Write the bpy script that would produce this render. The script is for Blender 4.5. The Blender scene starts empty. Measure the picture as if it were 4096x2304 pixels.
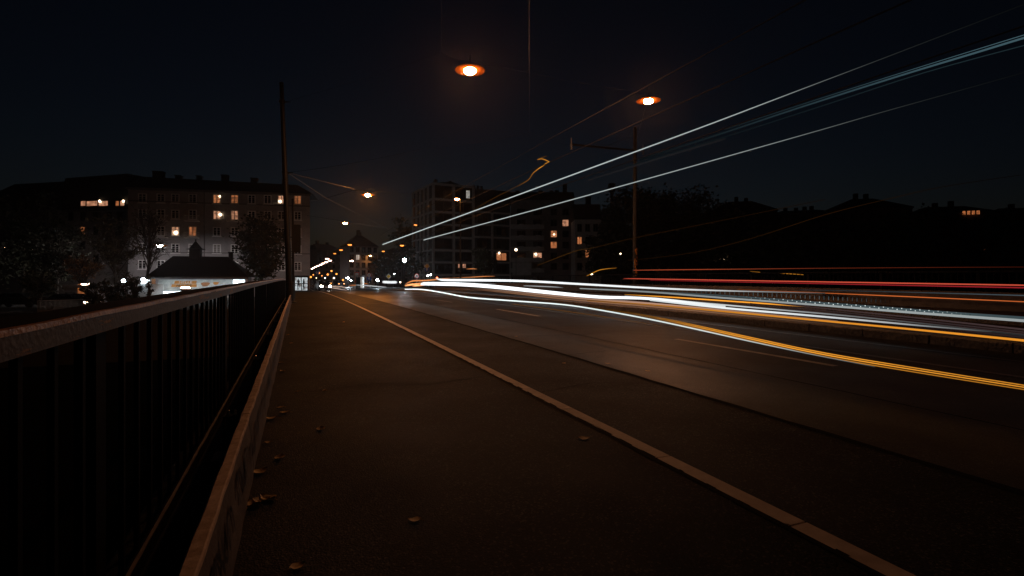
import bpy, math, random
from mathutils import Vector, Matrix, noise as mnoise
R = math.radians
sc = bpy.context.scene
col = sc.collection
random.seed(7)

# ------------------------------------------------------------------ frame
# world: x = metres to the right of the camera across the bridge, y = metres along the bridge, z = up
PSI = R(22.75); SP, CP = math.sin(PSI), math.cos(PSI)
F = 2048.0; CX = 2048.0; HOR = 1115.0; EYE = 1.2

def at(px, py, Z):
    "a point seen at (px,py) of the 4096 px photograph at depth Z metres"
    X = (px - CX) / F * Z
    return Vector((X * CP + Z * SP, -X * SP + Z * CP, EYE + (HOR - py) / F * Z))

def lane(px, py, d):
    "the same on the upright plane x = d that runs along the bridge"
    r = (px - CX) / F
    t = d * (CP - r * SP) / (SP + r * CP)
    Z = d * SP + t * CP
    return Vector((d, t, EYE + (HOR - py) / F * Z)), Z

GR, KC = 0.0099, 0.0002187
def zr(t):
    "height of the cambered bridge deck"
    if t <= 74: return GR * t - KC * t * t
    z74 = GR * 74 - KC * 74 * 74
    A = z74 + 0.70
    return -0.70 + A * math.exp(-(t - 74) * 0.0225 / A)
GROUND = -1.6

# ------------------------------------------------------------------ object helpers
def tag(o, label=None, cat=None, group=None, kind=None):
    if label: o['label'] = label
    if cat: o['category'] = cat
    if group: o['group'] = group
    if kind: o['kind'] = kind
    return o

def empty(name, loc=(0, 0, 0), rz=0, label=None, cat=None, group=None):
    o = bpy.data.objects.new(name, None); col.objects.link(o)
    o.location = loc; o.rotation_euler = (0, 0, rz); o.empty_display_size = .2
    return tag(o, label, cat, group)

def link(name, me, parent=None, loc=None):
    o = bpy.data.objects.new(name, me); col.objects.link(o)
    if parent is not None: o.parent = parent
    if loc is not None: o.location = loc
    return o

def copy_tree(o, parent=None):
    c = o.copy(); col.objects.link(c)
    if parent is not None: c.parent = parent
    for ch in list(o.children): copy_tree(ch, c)
    return c

class MB:
    def __init__(s): s.v = []; s.f = []; s.g = []
    def quad(s, *p):
        n = len(s.v); s.v += [tuple(q) for q in p]; s.f.append(tuple(range(n, n + len(p)))); return s
    def box(s, x0, x1, y0, y1, z0, z1):
        n = len(s.v)
        s.v += [(x0,y0,z0),(x1,y0,z0),(x1,y1,z0),(x0,y1,z0),(x0,y0,z1),(x1,y0,z1),(x1,y1,z1),(x0,y1,z1)]
        s.f += [tuple(n+i for i in q) for q in ((3,2,1,0),(4,5,6,7),(0,1,5,4),(1,2,6,5),(2,3,7,6),(3,0,4,7))]
        return s
    def prism(s, poly, h0, h1, axis='z'):
        "extrude a flat outline between h0 and h1 along an axis"
        def m(a, b, h): return {'z': (a, b, h), 'y': (a, h, b), 'x': (h, a, b)}[axis]
        n = len(s.v); k = len(poly)
        s.v += [m(a, b, h0) for a, b in poly] + [m(a, b, h1) for a, b in poly]
        s.f.append(tuple(range(n + k - 1, n - 1, -1))); s.f.append(tuple(range(n + k, n + 2 * k)))
        for i in range(k):
            j = (i + 1) % k; s.f.append((n + i, n + j, n + k + j, n + k + i))
        return s
    def tube(s, pts, rad, n=6, cap=True, glow=None):
        pts = [Vector(p) for p in pts]; K = len(pts); b0 = len(s.v)
        if not hasattr(rad, '__len__'): rad = [rad] * K
        up = None
        for i, p in enumerate(pts):
            d = (pts[min(i + 1, K - 1)] - pts[max(i - 1, 0)]).normalized()
            if up is None: up = Vector((0, 0, 1)) if abs(d.z) < .9 else Vector((1, 0, 0))
            a = d.cross(up).normalized(); b = a.cross(d).normalized(); up = b
            for j in range(n):
                w = 2 * math.pi * j / n
                s.v.append(tuple(p + (a * math.cos(w) + b * math.sin(w)) * rad[i]))
                if glow is not None: s.g.append(glow[i])
        for i in range(K - 1):
            for j in range(n):
                q = (j + 1) % n
                s.f.append((b0+i*n+j, b0+i*n+q, b0+(i+1)*n+q, b0+(i+1)*n+j))
        if cap:
            s.f.append(tuple(b0 + j for j in range(n - 1, -1, -1)))
            s.f.append(tuple(b0 + (K - 1) * n + j for j in range(n)))
        return s
    def lathe(s, prof, c=(0, 0, 0), n=12):
        b0 = len(s.v)
        for r, z in prof:
            for j in range(n):
                w = 2 * math.pi * j / n
                s.v.append((c[0] + r * math.cos(w), c[1] + r * math.sin(w), c[2] + z))
        for i in range(len(prof) - 1):
            for j in range(n):
                q = (j + 1) % n
                s.f.append((b0+i*n+j, b0+i*n+q, b0+(i+1)*n+q, b0+(i+1)*n+j))
        s.f.append(tuple(b0 + j for j in range(n - 1, -1, -1)))
        s.f.append(tuple(b0 + (len(prof) - 1) * n + j for j in range(n)))
        return s
    def ell(s, c, rx, ry, rz, n=10, m=6):
        prof = [(max(.02, math.sin(math.pi * i / m)), -math.cos(math.pi * i / m)) for i in range(m + 1)]
        b = len(s.v); s.lathe(prof, n=n)
        for i in range(b, len(s.v)):
            x, y, z = s.v[i]; s.v[i] = (c[0] + x * rx, c[1] + y * ry, c[2] + z * rz)
        return s
    def sweep(s, prof, ts, zf=zr, closed=True, wob=0):
        "carry a cross-section of (x, height above deck) along the bridge"
        b0 = len(s.v); n = len(prof)
        for t in ts:
            for x, h in prof:
                w = wob * mnoise.noise((x * 9, t * 4.3, h * 9)) if wob else 0
                s.v.append((x + w, t, zf(t) + h + w * .7))
        for i in range(len(ts) - 1):
            for j in range(n if closed else n - 1):
                q = (j + 1) % n
                s.f.append((b0+i*n+j, b0+i*n+q, b0+(i+1)*n+q, b0+(i+1)*n+j))
        if closed:
            s.f.append(tuple(b0 + j for j in range(n - 1, -1, -1)))
            s.f.append(tuple(b0 + (len(ts) - 1) * n + j for j in range(n)))
        return s
    def mesh(s, name, mat, smooth=False):
        me = bpy.data.meshes.new(name); me.from_pydata(s.v, [], s.f); me.materials.append(mat)
        if smooth: me.polygons.foreach_set('use_smooth', [True] * len(me.polygons))
        if s.g:
            at_ = me.attributes.new('glow', 'FLOAT_COLOR', 'POINT')
            flat = []
            for g in s.g: flat += [g[0], g[1], g[2], 1.0]
            at_.data.foreach_set('color', flat)
        me.update(); return me
    def build(s, name, mat, parent=None, loc=None, smooth=False):
        return link(name, s.mesh(name, mat, smooth), parent, loc)

ORD = ['first','second','third','fourth','fifth','sixth','seventh','eighth','ninth','tenth','eleventh','twelfth',
       'thirteenth','fourteenth','fifteenth','sixteenth','seventeenth','eighteenth','nineteenth','twentieth',
       'twenty-first','twenty-second','twenty-third','twenty-fourth','twenty-fifth','twenty-sixth','twenty-seventh']

# ------------------------------------------------------------------ materials
def newmat(name):
    m = bpy.data.materials.new(name); m.use_nodes = True
    nt = m.node_tree; b = nt.nodes['Principled BSDF']
    return m, nt, b
def nd(nt, typ, **kw):
    n = nt.nodes.new(typ)
    for k, v in kw.items():
        if k in n.inputs: n.inputs[k].default_value = v
        else: setattr(n, k, v)
    return n
def noisy(name, c1, c2, scale=4, rough=.6, rvar=.15, bump=0, bscale=None, metal=0, bdist=.01, detail=6, spec=.5):
    "a surface whose colour, gloss and relief vary by noise"
    m, nt, b = newmat(name)
    tc = nd(nt, 'ShaderNodeTexCoord')
    n = nd(nt, 'ShaderNodeTexNoise', Scale=scale, Detail=detail, Roughness=.65)
    nt.links.new(tc.outputs['Object'], n.inputs['Vector'])
    r = nd(nt, 'ShaderNodeValToRGB'); r.color_ramp.elements[0].position = .35; r.color_ramp.elements[1].position = .68
    r.color_ramp.elements[0].color = (*c1, 1); r.color_ramp.elements[1].color = (*c2, 1)
    nt.links.new(n.outputs['Fac'], r.inputs['Fac']); nt.links.new(r.outputs['Color'], b.inputs['Base Color'])
    mr = nd(nt, 'ShaderNodeMapRange'); mr.inputs['To Min'].default_value = max(.03, rough - rvar); mr.inputs['To Max'].default_value = min(1, rough + rvar)
    nt.links.new(n.outputs['Fac'], mr.inputs['Value']); nt.links.new(mr.outputs['Result'], b.inputs['Roughness'])
    b.inputs['Metallic'].default_value = metal
    b.inputs['Specular IOR Level'].default_value = spec
    if bump:
        n2 = nd(nt, 'ShaderNodeTexNoise', Scale=bscale or scale * 6, Detail=4)
        nt.links.new(tc.outputs['Object'], n2.inputs['Vector'])
        bp = nd(nt, 'ShaderNodeBump', Strength=bump, Distance=bdist)
        nt.links.new(n2.outputs['Fac'], bp.inputs['Height']); nt.links.new(bp.outputs['Normal'], b.inputs['Normal'])
    return m
def emit(name, c, s, var=0, vscale=3):
    m, nt, b = newmat(name)
    b.inputs['Base Color'].default_value = (.8, .8, .8, 1); b.inputs['Roughness'].default_value = .4
    b.inputs['Emission Color'].default_value = (*c, 1); b.inputs['Emission Strength'].default_value = s
    if var:
        tc = nd(nt, 'ShaderNodeTexCoord'); n = nd(nt, 'ShaderNodeTexNoise', Scale=vscale, Detail=2)
        oi = nd(nt, 'ShaderNodeObjectInfo'); ad = nd(nt, 'ShaderNodeVectorMath', operation='ADD')
        nt.links.new(tc.outputs['Object'], ad.inputs[0]); nt.links.new(oi.outputs['Location'], ad.inputs[1])
        nt.links.new(ad.outputs[0], n.inputs['Vector'])
        mr = nd(nt, 'ShaderNodeMapRange'); mr.inputs['From Min'].default_value = .3; mr.inputs['From Max'].default_value = .7
        mr.inputs['To Min'].default_value = s * (1 - var); mr.inputs['To Max'].default_value = s * (1 + var)
        nt.links.new(n.outputs['Fac'], mr.inputs['Value']); nt.links.new(mr.outputs['Result'], b.inputs['Emission Strength'])
    return m

def asphalt(name, c1, c2, rough, rvar, patch=.35, bstr=.5, spec=.09):
    m, nt, b = newmat(name)
    tc = nd(nt, 'ShaderNodeTexCoord')
    big = nd(nt, 'ShaderNodeTexNoise', Scale=patch, Detail=5, Roughness=.6)
    fine = nd(nt, 'ShaderNodeTexNoise', Scale=140, Detail=3, Roughness=.7)
    grit = nd(nt, 'ShaderNodeTexVoronoi', Scale=95)
    for n in (big, fine, grit): nt.links.new(tc.outputs['Object'], n.inputs['Vector'])
    mx = nd(nt, 'ShaderNodeMix', data_type='RGBA'); mx.inputs[6].default_value = (*c1, 1); mx.inputs[7].default_value = (*c2, 1)
    add = nd(nt, 'ShaderNodeMath', operation='MULTIPLY_ADD'); add.inputs[1].default_value = .6
    nt.links.new(fine.outputs['Fac'], add.inputs[0]); nt.links.new(big.outputs['Fac'], add.inputs[2])
    mp = nd(nt, 'ShaderNodeMapRange'); mp.inputs['From Min'].default_value = .45; mp.inputs['From Max'].default_value = 1.15
    nt.links.new(add.outputs[0], mp.inputs['Value']); nt.links.new(mp.outputs['Result'], mx.inputs[0])
    chip = nd(nt, 'ShaderNodeTexVoronoi', Scale=110); nt.links.new(tc.outputs['Object'], chip.inputs['Vector'])
    sx = nd(nt, 'ShaderNodeSeparateColor'); nt.links.new(chip.outputs['Color'], sx.inputs[0])
    th = nd(nt, 'ShaderNodeMapRange'); th.inputs['From Min'].default_value = .80; th.inputs['From Max'].default_value = 1.0
    nt.links.new(sx.outputs[0], th.inputs['Value'])
    m2 = nd(nt, 'ShaderNodeMix', data_type='RGBA'); m2.inputs[7].default_value = (.10, .105, .11, 1)
    nt.links.new(th.outputs['Result'], m2.inputs[0]); nt.links.new(mx.outputs[2], m2.inputs[6])
    # worn and stained areas
    st = nd(nt, 'ShaderNodeTexNoise', Scale=1.3, Detail=8, Roughness=.72); nt.links.new(tc.outputs['Object'], st.inputs['Vector'])
    sr = nd(nt, 'ShaderNodeMapRange'); sr.inputs['From Min'].default_value = .40; sr.inputs['From Max'].default_value = .62; sr.inputs['To Min'].default_value = .45; sr.inputs['To Max'].default_value = 1.15
    nt.links.new(st.outputs['Fac'], sr.inputs['Value'])
    m3 = nd(nt, 'ShaderNodeMix', data_type='RGBA', blend_type='MULTIPLY'); m3.inputs[0].default_value = 1
    nt.links.new(m2.outputs[2], m3.inputs[6]); nt.links.new(sr.outputs['Result'], m3.inputs[7])
    nt.links.new(m3.outputs[2], b.inputs['Base Color'])
    b.inputs['Specular IOR Level'].default_value = spec
    mr = nd(nt, 'ShaderNodeMapRange'); mr.inputs['From Min'].default_value = .3; mr.inputs['From Max'].default_value = .7
    mr.inputs['To Min'].default_value = rough - rvar; mr.inputs['To Max'].default_value = rough + rvar
    nt.links.new(big.outputs['Fac'], mr.inputs['Value']); nt.links.new(mr.outputs['Result'], b.inputs['Roughness'])
    sm = nd(nt, 'ShaderNodeMath', operation='MULTIPLY_ADD'); sm.inputs[1].default_value = .9
    nt.links.new(grit.outputs['Distance'], sm.inputs[0]); nt.links.new(fine.outputs['Fac'], sm.inputs[2])
    bp = nd(nt, 'ShaderNodeBump', Strength=bstr, Distance=.004)
    nt.links.new(sm.outputs[0], bp.inputs['Height']); nt.links.new(bp.outputs['Normal'], b.inputs['Normal'])
    return m

def glow_mat():
    m, nt, b = newmat('lamp_streak')
    a = nd(nt, 'ShaderNodeAttribute', attribute_name='glow')
    nt.links.new(a.outputs['Color'], b.inputs['Emission Color']); b.inputs['Emission Strength'].default_value = 1
    b.inputs['Base Color'].default_value = (0, 0, 0, 1); b.inputs['Specular IOR Level'].default_value = 0
    return m

M = {}
M['foot'] = asphalt('footway_asphalt', (.0065, .0095, .013), (.015, .020, .025), .66, .08, .5, .7, spec=.07)
M['cycle'] = asphalt('cycle_asphalt', (.0065, .009, .012), (.014, .018, .022), .62, .08, .6, .65, spec=.08)
M['road'] = asphalt('road_asphalt', (.013, .013, .013), (.030, .029, .028), .46, .10, spec=.22, patch=.3, bstr=.4)
M['bed'] = asphalt('track_bed', (.022, .02, .02), (.05, .045, .043), .46, .1, .6, .5)
M['strip'] = noisy('pale_stone_strip', (.50, .42, .37), (.72, .64, .58), 6, .6, .12, .25, 60, bdist=.003)
M['paint'] = noisy('road_paint', (.38, .36, .33), (.62, .6, .56), 5, .55, .1, .2, 90, bdist=.002)
M['concrete'] = noisy('edge_highlight_paint', (.20, .18, .17), (.42, .39, .36), 5, .8, .1, .5, 45, bdist=.008)  # drawn only as the painted highlight on the bottom rail
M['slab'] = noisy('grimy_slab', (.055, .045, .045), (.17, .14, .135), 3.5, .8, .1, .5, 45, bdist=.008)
M['lit_worntop'] = noisy('lit_worn_slab_top', (.55, .40, .30), (.85, .70, .58), 16, .8, .1, .6, 40, bdist=.006)  # pale worn top with orange lamp light put into its colour
M['concrete_dark'] = noisy('stained_concrete', (.05, .048, .045), (.12, .11, .10), 3, .8, .1, .4, 30, bdist=.01)
M['edge'] = noisy('dirty_ledge', (.012, .012, .012), (.035, .032, .03), 4, .9, .05, .4, 40, bdist=.006, spec=.1)
M['granite'] = noisy('rough_granite', (.10, .10, .10), (.24, .23, .23), 14, .75, .15, .9, 26, bdist=.03)
M['seam'] = noisy('tar_seam', (.006, .006, .006), (.012, .012, .012), 8, .8, .1, spec=.05)
M['rail'] = noisy('worn_steel', (.10, .10, .10), (.22, .2, .19), 10, .35, .12, metal=1)
M['iron'] = noisy('dark_iron_paint', (.006, .0075, .012), (.013, .0155, .022), 7, .7, .15, .3, 60, bdist=.002, spec=.03)
M['mast'] = noisy('mast_paint', (.008, .008, .008), (.018, .017, .016), 5, .55, .15, .2, 40, bdist=.003)
M['bolt'] = noisy('zinc_bolt', (.4, .4, .4), (.6, .6, .6), 20, .3, .1, metal=1)
M['graffiti'] = noisy('spray_paint', (.004, .005, .010), (.010, .011, .02), 20, .5, .1)
M['shade'] = noisy('orange_glow_shade', (.016, .0048, .0006), (.026, .0075, .0010), 6, .8, .1, spec=.0)  # orange in the colour stands in for the lamps' glow
M['black'] = noisy('black_paint', (.008, .008, .009), (.02, .02, .02), 10, .5, .1)
M['wire'] = noisy('cable', (.006, .006, .006), (.014, .013, .012), 10, .6, .1, spec=.2)
M['leafdead'] = noisy('fallen_leaf_skin', (.30, .17, .05), (.55, .36, .12), 60, .55, .1, .4, 120, bdist=.002)
M['stucco'] = noisy('pale_stucco', (.28, .275, .285), (.37, .36, .37), 1.2, .85, .05, .3, 30, bdist=.01)
M['stucco_grey'] = noisy('grey_stucco', (.24, .23, .23), (.34, .33, .32), 1.2, .85, .05)
M['stucco_dark'] = noisy('dark_stucco', (.09, .085, .085), (.15, .14, .14), 1, .85, .05)
M['grid'] = noisy('light_stone_grid', (.34, .33, .33), (.48, .46, .46), 1, .8, .05)
M['bay'] = noisy('dark_bay', (.03, .032, .036), (.06, .06, .065), 1, .6, .1)
M['roof'] = noisy('dark_roof_tile', (.009, .009, .009), (.018, .016, .016), 3, .9, .08, .5, 14, bdist=.02)
M['frame'] = noisy('white_window_paint', (.72, .73, .74), (.82, .82, .83), 5, .5, .1)
M['glass'] = noisy('dark_pane', (.006, .007, .009), (.014, .015, .018), 2, .12, .06)
M['blind'] = noisy('roller_blind', (.20, .19, .18), (.27, .26, .25), 3, .7, .1)
M['ledge'] = noisy('stone_ledge', (.10, .09, .09), (.16, .15, .15), 3, .8, .1)
M['bark'] = noisy('bark', (.03, .025, .02), (.07, .058, .045), 6, .9, .05, .6, 22, bdist=.02)
M['ground'] = noisy('bank_soil', (.006, .007, .006), (.016, .016, .012), .6, .95, .04, .5, 6, bdist=.05)
M['water'] = noisy('river_water', (.002, .003, .004), (.004, .005, .006), .8, .6, .05, .6, 2.5, bdist=.08, spec=.0)
M['plaza'] = asphalt('plaza_asphalt', (.035, .032, .030), (.075, .068, .062), .40, .1, .2, .4)
M['tin'] = noisy('grey_sheet_metal', (.14, .14, .14), (.24, .24, .24), 6, .5, .1)
M['white'] = noisy('white_enamel', (.6, .6, .6), (.78, .78, .78), 5, .4, .1)
M['red'] = noisy('red_enamel', (.45, .02, .015), (.6, .04, .03), 6, .4, .1)
M['blue'] = noisy('blue_enamel', (.01, .06, .3), (.02, .1, .42), 6, .4, .1)
M['yellow'] = noisy('yellow_enamel', (.7, .4, .02), (.8, .5, .05), 6, .4, .1)
M['orange'] = noisy('orange_print', (.55, .22, .04), (.7, .3, .07), 6, .6, .1)
M['awning'] = noisy('awning_cloth', (.42, .44, .44), (.72, .73, .7), 2.2, .75, .1)
M['brick'] = noisy('orange_brick', (.30, .12, .05), (.45, .2, .09), 8, .8, .1)
M['carbody'] = noisy('dark_car_paint', (.02, .022, .025), (.035, .036, .04), 3, .25, .05)
M['carwhite'] = noisy('pale_car_paint', (.4, .4, .4), (.5, .5, .5), 3, .25, .05)
M['rubber'] = noisy('rubber', (.012, .012, .012), (.02, .02, .02), 9, .8, .1)
M['skin'] = noisy('skin', (.35, .2, .15), (.45, .27, .2), 9, .6, .1)
M['cloth'] = noisy('dark_coat', (.015, .016, .02), (.035, .035, .04), 9, .85, .1)
M['amber'] = emit('amber_lamp', (1, .40, .16), 600)
M['amber_mid'] = emit('amber_lamp_mid', (1, .36, .09), 260)
M['amber_far'] = emit('amber_lamp_far', (1, .29, .035), 2.3)
M['amber_post'] = emit('amber_lamp_post', (1, .36, .09), 90)
M['amber_high'] = emit('amber_lamp_high', (1, .33, .06), 1450)
M['warmwhite'] = emit('warm_white_lamp', (1, .62, .46), 45)
M['coldwhite'] = emit('cold_white_lamp', (.75, .92, 1), 170)
M['street_white'] = emit('street_white_lamp', (1, .62, .46), 9)
M['hung_white'] = emit('hung_white_lamp', (1, .90, .88), 620)
M['cold_left'] = emit('cold_bank_lamp', (.75, .92, 1), 60)
M['shop'] = emit('shop_room', (.8, .95, 1), .42, .95, 2.2)
M['cold_soft'] = emit('shop_light', (.8, .95, 1), 3.2, .5, 1.5)
M['head'] = emit('headlight', (1, .93, .85), 90)
M['tail'] = emit('indicator', (1, .30, .04), 2.6)
M['redlamp'] = emit('red_lamp', (1, .12, .04), 8)
M['lit'] = emit('lit_room', (1, .31, .10), .32, .85, 2.4)
M['lit2'] = emit('lit_room_pale', (1, .44, .24), .40, .8, 2.4)
M['lit3'] = emit('lit_room_cool', (.9, .85, .75), .32, .6, 2)
M['bulb'] = emit('room_bulb', (1, .72, .45), 7)
M['shutter'] = emit('lit_shutter', (1, .27, .05), .32, .6, 2.5)
M['kiosk_tube'] = emit('fluorescent_tube', (.86, .96, 1), 14)
M['glow'] = glow_mat(); M['glow_dim'] = glow_mat(); M['glow_dim'].name = 'faint_lamp_streak'
for k_ in ('glow_dim', 'lit', 'lit2', 'lit3', 'bulb', 'tail', 'redlamp', 'shutter'): M[k_].cycles.emission_sampling = 'NONE'

def leafmat(name, c1, c2):
    m = noisy(name, c1, c2, .8, .7, .1, detail=3)
    return m
M['leafA'] = leafmat('dark_green_leaf', (.016, .022, .010), (.042, .050, .022))
M['leafB'] = leafmat('autumn_leaf', (.12, .05, .014), (.24, .12, .03))
M['leafC'] = leafmat('olive_leaf', (.04, .04, .02), (.09, .08, .035))

# handrail paint: old dark paint peeled off in flakes to a pale primer, rust and painted lamp light along the top edge
def peeled():
    m, nt, b = newmat('peeled_rail_paint')
    tc = nd(nt, 'ShaderNodeTexCoord')
    mp = nd(nt, 'ShaderNodeMapping'); mp.inputs['Scale'].default_value = (3, 1.2, 9)
    n = nd(nt, 'ShaderNodeTexNoise', Scale=2.2, Detail=7, Roughness=.7)
    f = nd(nt, 'ShaderNodeTexNoise', Scale=60, Detail=3)
    nt.links.new(tc.outputs['Object'], mp.inputs['Vector']); nt.links.new(mp.outputs[0], n.inputs['Vector'])
    nt.links.new(tc.outputs['Object'], f.inputs['Vector'])
    r = nd(nt, 'ShaderNodeValToRGB'); e = r.color_ramp.elements
    e[0].position = .40; e[0].color = (.20, .075, .018, 1); e[1].position = .43; e[1].color = (.055, .048, .056, 1)
    k = e.new(.62); k.color = (.085, .072, .08, 1); k = e.new(.65); k.color = (.03, .027, .03, 1)
    nt.links.new(n.outputs['Fac'], r.inputs['Fac']); nt.links.new(r.outputs['Color'], b.inputs['Base Color'])
    b.inputs['Roughness'].default_value = .6; b.inputs['Specular IOR Level'].default_value = .25
    bp = nd(nt, 'ShaderNodeBump', Strength=.6, Distance=.004)
    ad = nd(nt, 'ShaderNodeMath', operation='ADD')
    nt.links.new(r.outputs['Color'], ad.inputs[0]); nt.links.new(f.outputs['Fac'], ad.inputs[1])
    nt.links.new(ad.outputs[0], bp.inputs['Height']); nt.links.new(bp.outputs['Normal'], b.inputs['Normal'])
    return m
M['peeled'] = peeled()
M['cover'] = noisy('dark_top_cover', (.004, .004, .005), (.010, .009, .010), 9, .8, .1, .3, 60, bdist=.002, spec=.06)
M['lit_rust'] = noisy('lit_rusty_lip', (.40, .17, .05), (.75, .38, .14), 22, .45, .2, .7, 80, bdist=.006)  # rust with the lamp's orange rim light put into the colour

# ------------------------------------------------------------------ world, camera, render
w = bpy.data.worlds.new('World'); sc.world = w; w.use_nodes = True
nt = w.node_tree; bg = nt.nodes['Background']
sky = nt.nodes.new('ShaderNodeTexSky'); sky.sky_type = 'NISHITA'; sky.sun_disc = False
sky.sun_elevation = R(-4.5); sky.sun_rotation = R(20); sky.altitude = 500; sky.dust_density = 2; sky.ozone_density = 2
tint = nt.nodes.new('ShaderNodeMix'); tint.data_type = 'RGBA'; tint.blend_type = 'MULTIPLY'; tint.inputs[0].default_value = 1
tint.inputs[7].default_value = (1.12, 1.06, .82, 1)
nt.links.new(sky.outputs[0], tint.inputs[6]); nt.links.new(tint.outputs[2], bg.inputs['Color']); bg.inputs['Strength'].default_value = .11

cam = bpy.data.cameras.new('camera'); co = bpy.data.objects.new('camera', cam); col.objects.link(co)
co.location = (0, 0, EYE); co.rotation_euler = (R(90), 0, -PSI)
cam.sensor_width = 36; cam.lens = 18; cam.shift_y = -(1152 - HOR) / 4096; cam.clip_start = .05; cam.clip_end = 3000
sc.camera = co
sc.view_settings.view_transform = 'Standard'; sc.view_settings.look = 'None'
sc.view_settings.exposure = 0; sc.view_settings.gamma = 1
cy = sc.cycles
cy.use_denoising = True
cy.max_bounces = 5; cy.diffuse_bounces = 2; cy.glossy_bounces = 3; cy.volume_bounces = 0; cy.transmission_bounces = 2
cy.sample_clamp_indirect = 2.0; cy.sample_clamp_direct = 0
cy.caustics_reflective = False; cy.caustics_refractive = False
cy.blur_glossy = .5
try: cy.denoiser = 'OPENIMAGEDENOISE'; cy.denoising_input_passes = 'RGB_ALBEDO_NORMAL'
except Exception: pass

# ------------------------------------------------------------------ setting: ground, river, deck
def struct(o): o['kind'] = 'structure'; return o
g = MB()
prof = [(-80, -6.2), (44, -6.2), (54, GROUND), (480, GROUND)]
xs = [-380, -120, -40, -6, 0, 20, 60, 160, 380]
for (y0, z0), (y1, z1) in zip(prof, prof[1:]):
    for x0, x1 in zip(xs, xs[1:]): g.quad((x0, y0, z0), (x1, y0, z0), (x1, y1, z1), (x0, y1, z1))
struct(g.build('ground', M['ground']))
struct(MB().quad((-380, -80, -5), (380, -80, -5), (380, 46.4, -5), (-380, 46.4, -5)).build('river', M['water']))

TS = [-7 + .5 * i for i in range(54)] + [20 + i for i in range(1, 61)] + [80 + 3 * i for i in range(1, 12)]
def deck(name, x0, x1, h, mat, ts=TS, hh=None):
    s = MB(); nx = max(1, int((x1 - x0) / 1.2)); b = len(s.v)
    for t in ts:
        for i in range(nx + 1):
            s.v.append((x0 + (x1 - x0) * i / nx, t, zr(t) + h))
    for a in range(len(ts) - 1):
        for i in range(nx):
            p = a * (nx + 1) + i; s.f.append((p, p + 1, p + nx + 2, p + nx + 1))
    return struct(s.build(name, mat))
deck('footway', -.235, 2.165, 0, M['foot'])
deck('cycle_path', 2.275, 3.70, 0, M['cycle'])
deck('road', 3.70, 10.3, 0, M['road'])
deck('tram_bed', 10.58, 14.5, .13, M['bed'])
deck('far_footway', 14.7, 18.6, .30, M['bed'])
es = MB(); t = -6.0; random.seed(2)
while t < 112:
    L = random.choice((.98, .98, .62, 1.3)) if t < 30 else 6
    q = 5 if t < 30 else 9
    es.sweep([(2.165, -.05), (2.275, -.05), (2.275, .004), (2.165, .004)], [t + .006 + (L - .012) * i / q for i in range(q + 1)]); t += L
struct(es.build('edge_strip', M['strip']))
struct(MB().sweep([(14.5, 0), (14.7, 0), (14.7, .305), (14.5, .30)], TS).build('far_kerb', M['granite']))
# rough granite kerb of the track bed with open joints
kb = MB(); t = -6.0
while t < 70:
    L = 1.15
    n = [t + .012 + (L - .024) * i / 6 for i in range(7)]
    kb.sweep([(10.30, -.02), (10.58, -.02), (10.58, .135), (10.565, .15), (10.32, .15), (10.30, .13)], n, wob=.018)
    t += L
struct(kb.build('kerb', M['granite']))
# seams between the asphalt lanes
sm = MB()
for x, wd in ((3.70, .035), (2.15, .025), (5.2, .012)):
    b = len(sm.v); tt = [-6 + .25 * i for i in range(300)]
    for t in tt:
        o = .02 * mnoise.noise((x, t * 1.7, 0)); ww = wd * (1 + .5 * mnoise.noise((x + 9, t * 2.3, 0)))
        sm.v += [(x + o - ww, t, zr(t) + .004), (x + o + ww, t, zr(t) + .004)]
    for i in range(len(tt) - 1): sm.f.append((b + 2*i, b + 2*i + 1, b + 2*i + 3, b + 2*i + 2))
for pts in ([(2.3, 6.9), (2.9, 7.05), (3.7, 6.75), (4.6, 6.9)], [(2.3, 4.7), (3.0, 4.9), (3.68, 4.6)], [(.1, 5.6), (.8, 5.75), (1.3, 5.5), (2.1, 5.7)], [(3.75, 9.2), (5.2, 9.0), (7.0, 9.3)]):
    crk = []
    for (x0, t0), (x1, t1) in zip(pts, pts[1:]):
        crk = crk + [(x0 + (x1 - x0) * q / 8, t0 + (t1 - t0) * q / 8 + .03 * mnoise.noise((x0 * 5 + q, t0, 3))) for q in range(8)]
    b = len(sm.v)
    for x, t in crk:
        ww = .006 + .006 * abs(mnoise.noise((x * 4, t * 4, 1))); sm.v += [(x, t - ww, zr(t) + .0035), (x, t + ww, zr(t) + .0035)]
    for i in range(len(crk) - 1): sm.f.append((b + 2*i, b + 2*i + 2, b + 2*i + 3, b + 2*i + 1))
struct(sm.build('asphalt_seam', M['seam']))
for k, (a, b_) in enumerate(((-7, -3), (4.6, 7.7), (13.6, 17.1), (22.8, 26.0), (32, 35), (41, 44), (50, 53), (59, 62))):
    n = [a + (b_ - a) * i / 8 for i in range(9)]
    s = MB().sweep([(6.52, .004), (6.64, .004)], n, closed=False)
    struct(s.build('lane_marking', M['paint']))
n = [58 + i for i in range(15)]
# narrow ledge between slabs and railing, side wall of the bridge
struct(MB().sweep([(-.72, -1.6), (-.235, -1.6), (-.235, 0), (-.305, .02), (-.70, .02), (-.72, 0)], TS).build('bridge_edge', M['edge']))
struct(MB().sweep([(18.6, -1.6), (18.9, -1.6), (18.9, .3), (18.6, .3)], TS).build('bridge_side', M['concrete_dark']))
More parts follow.
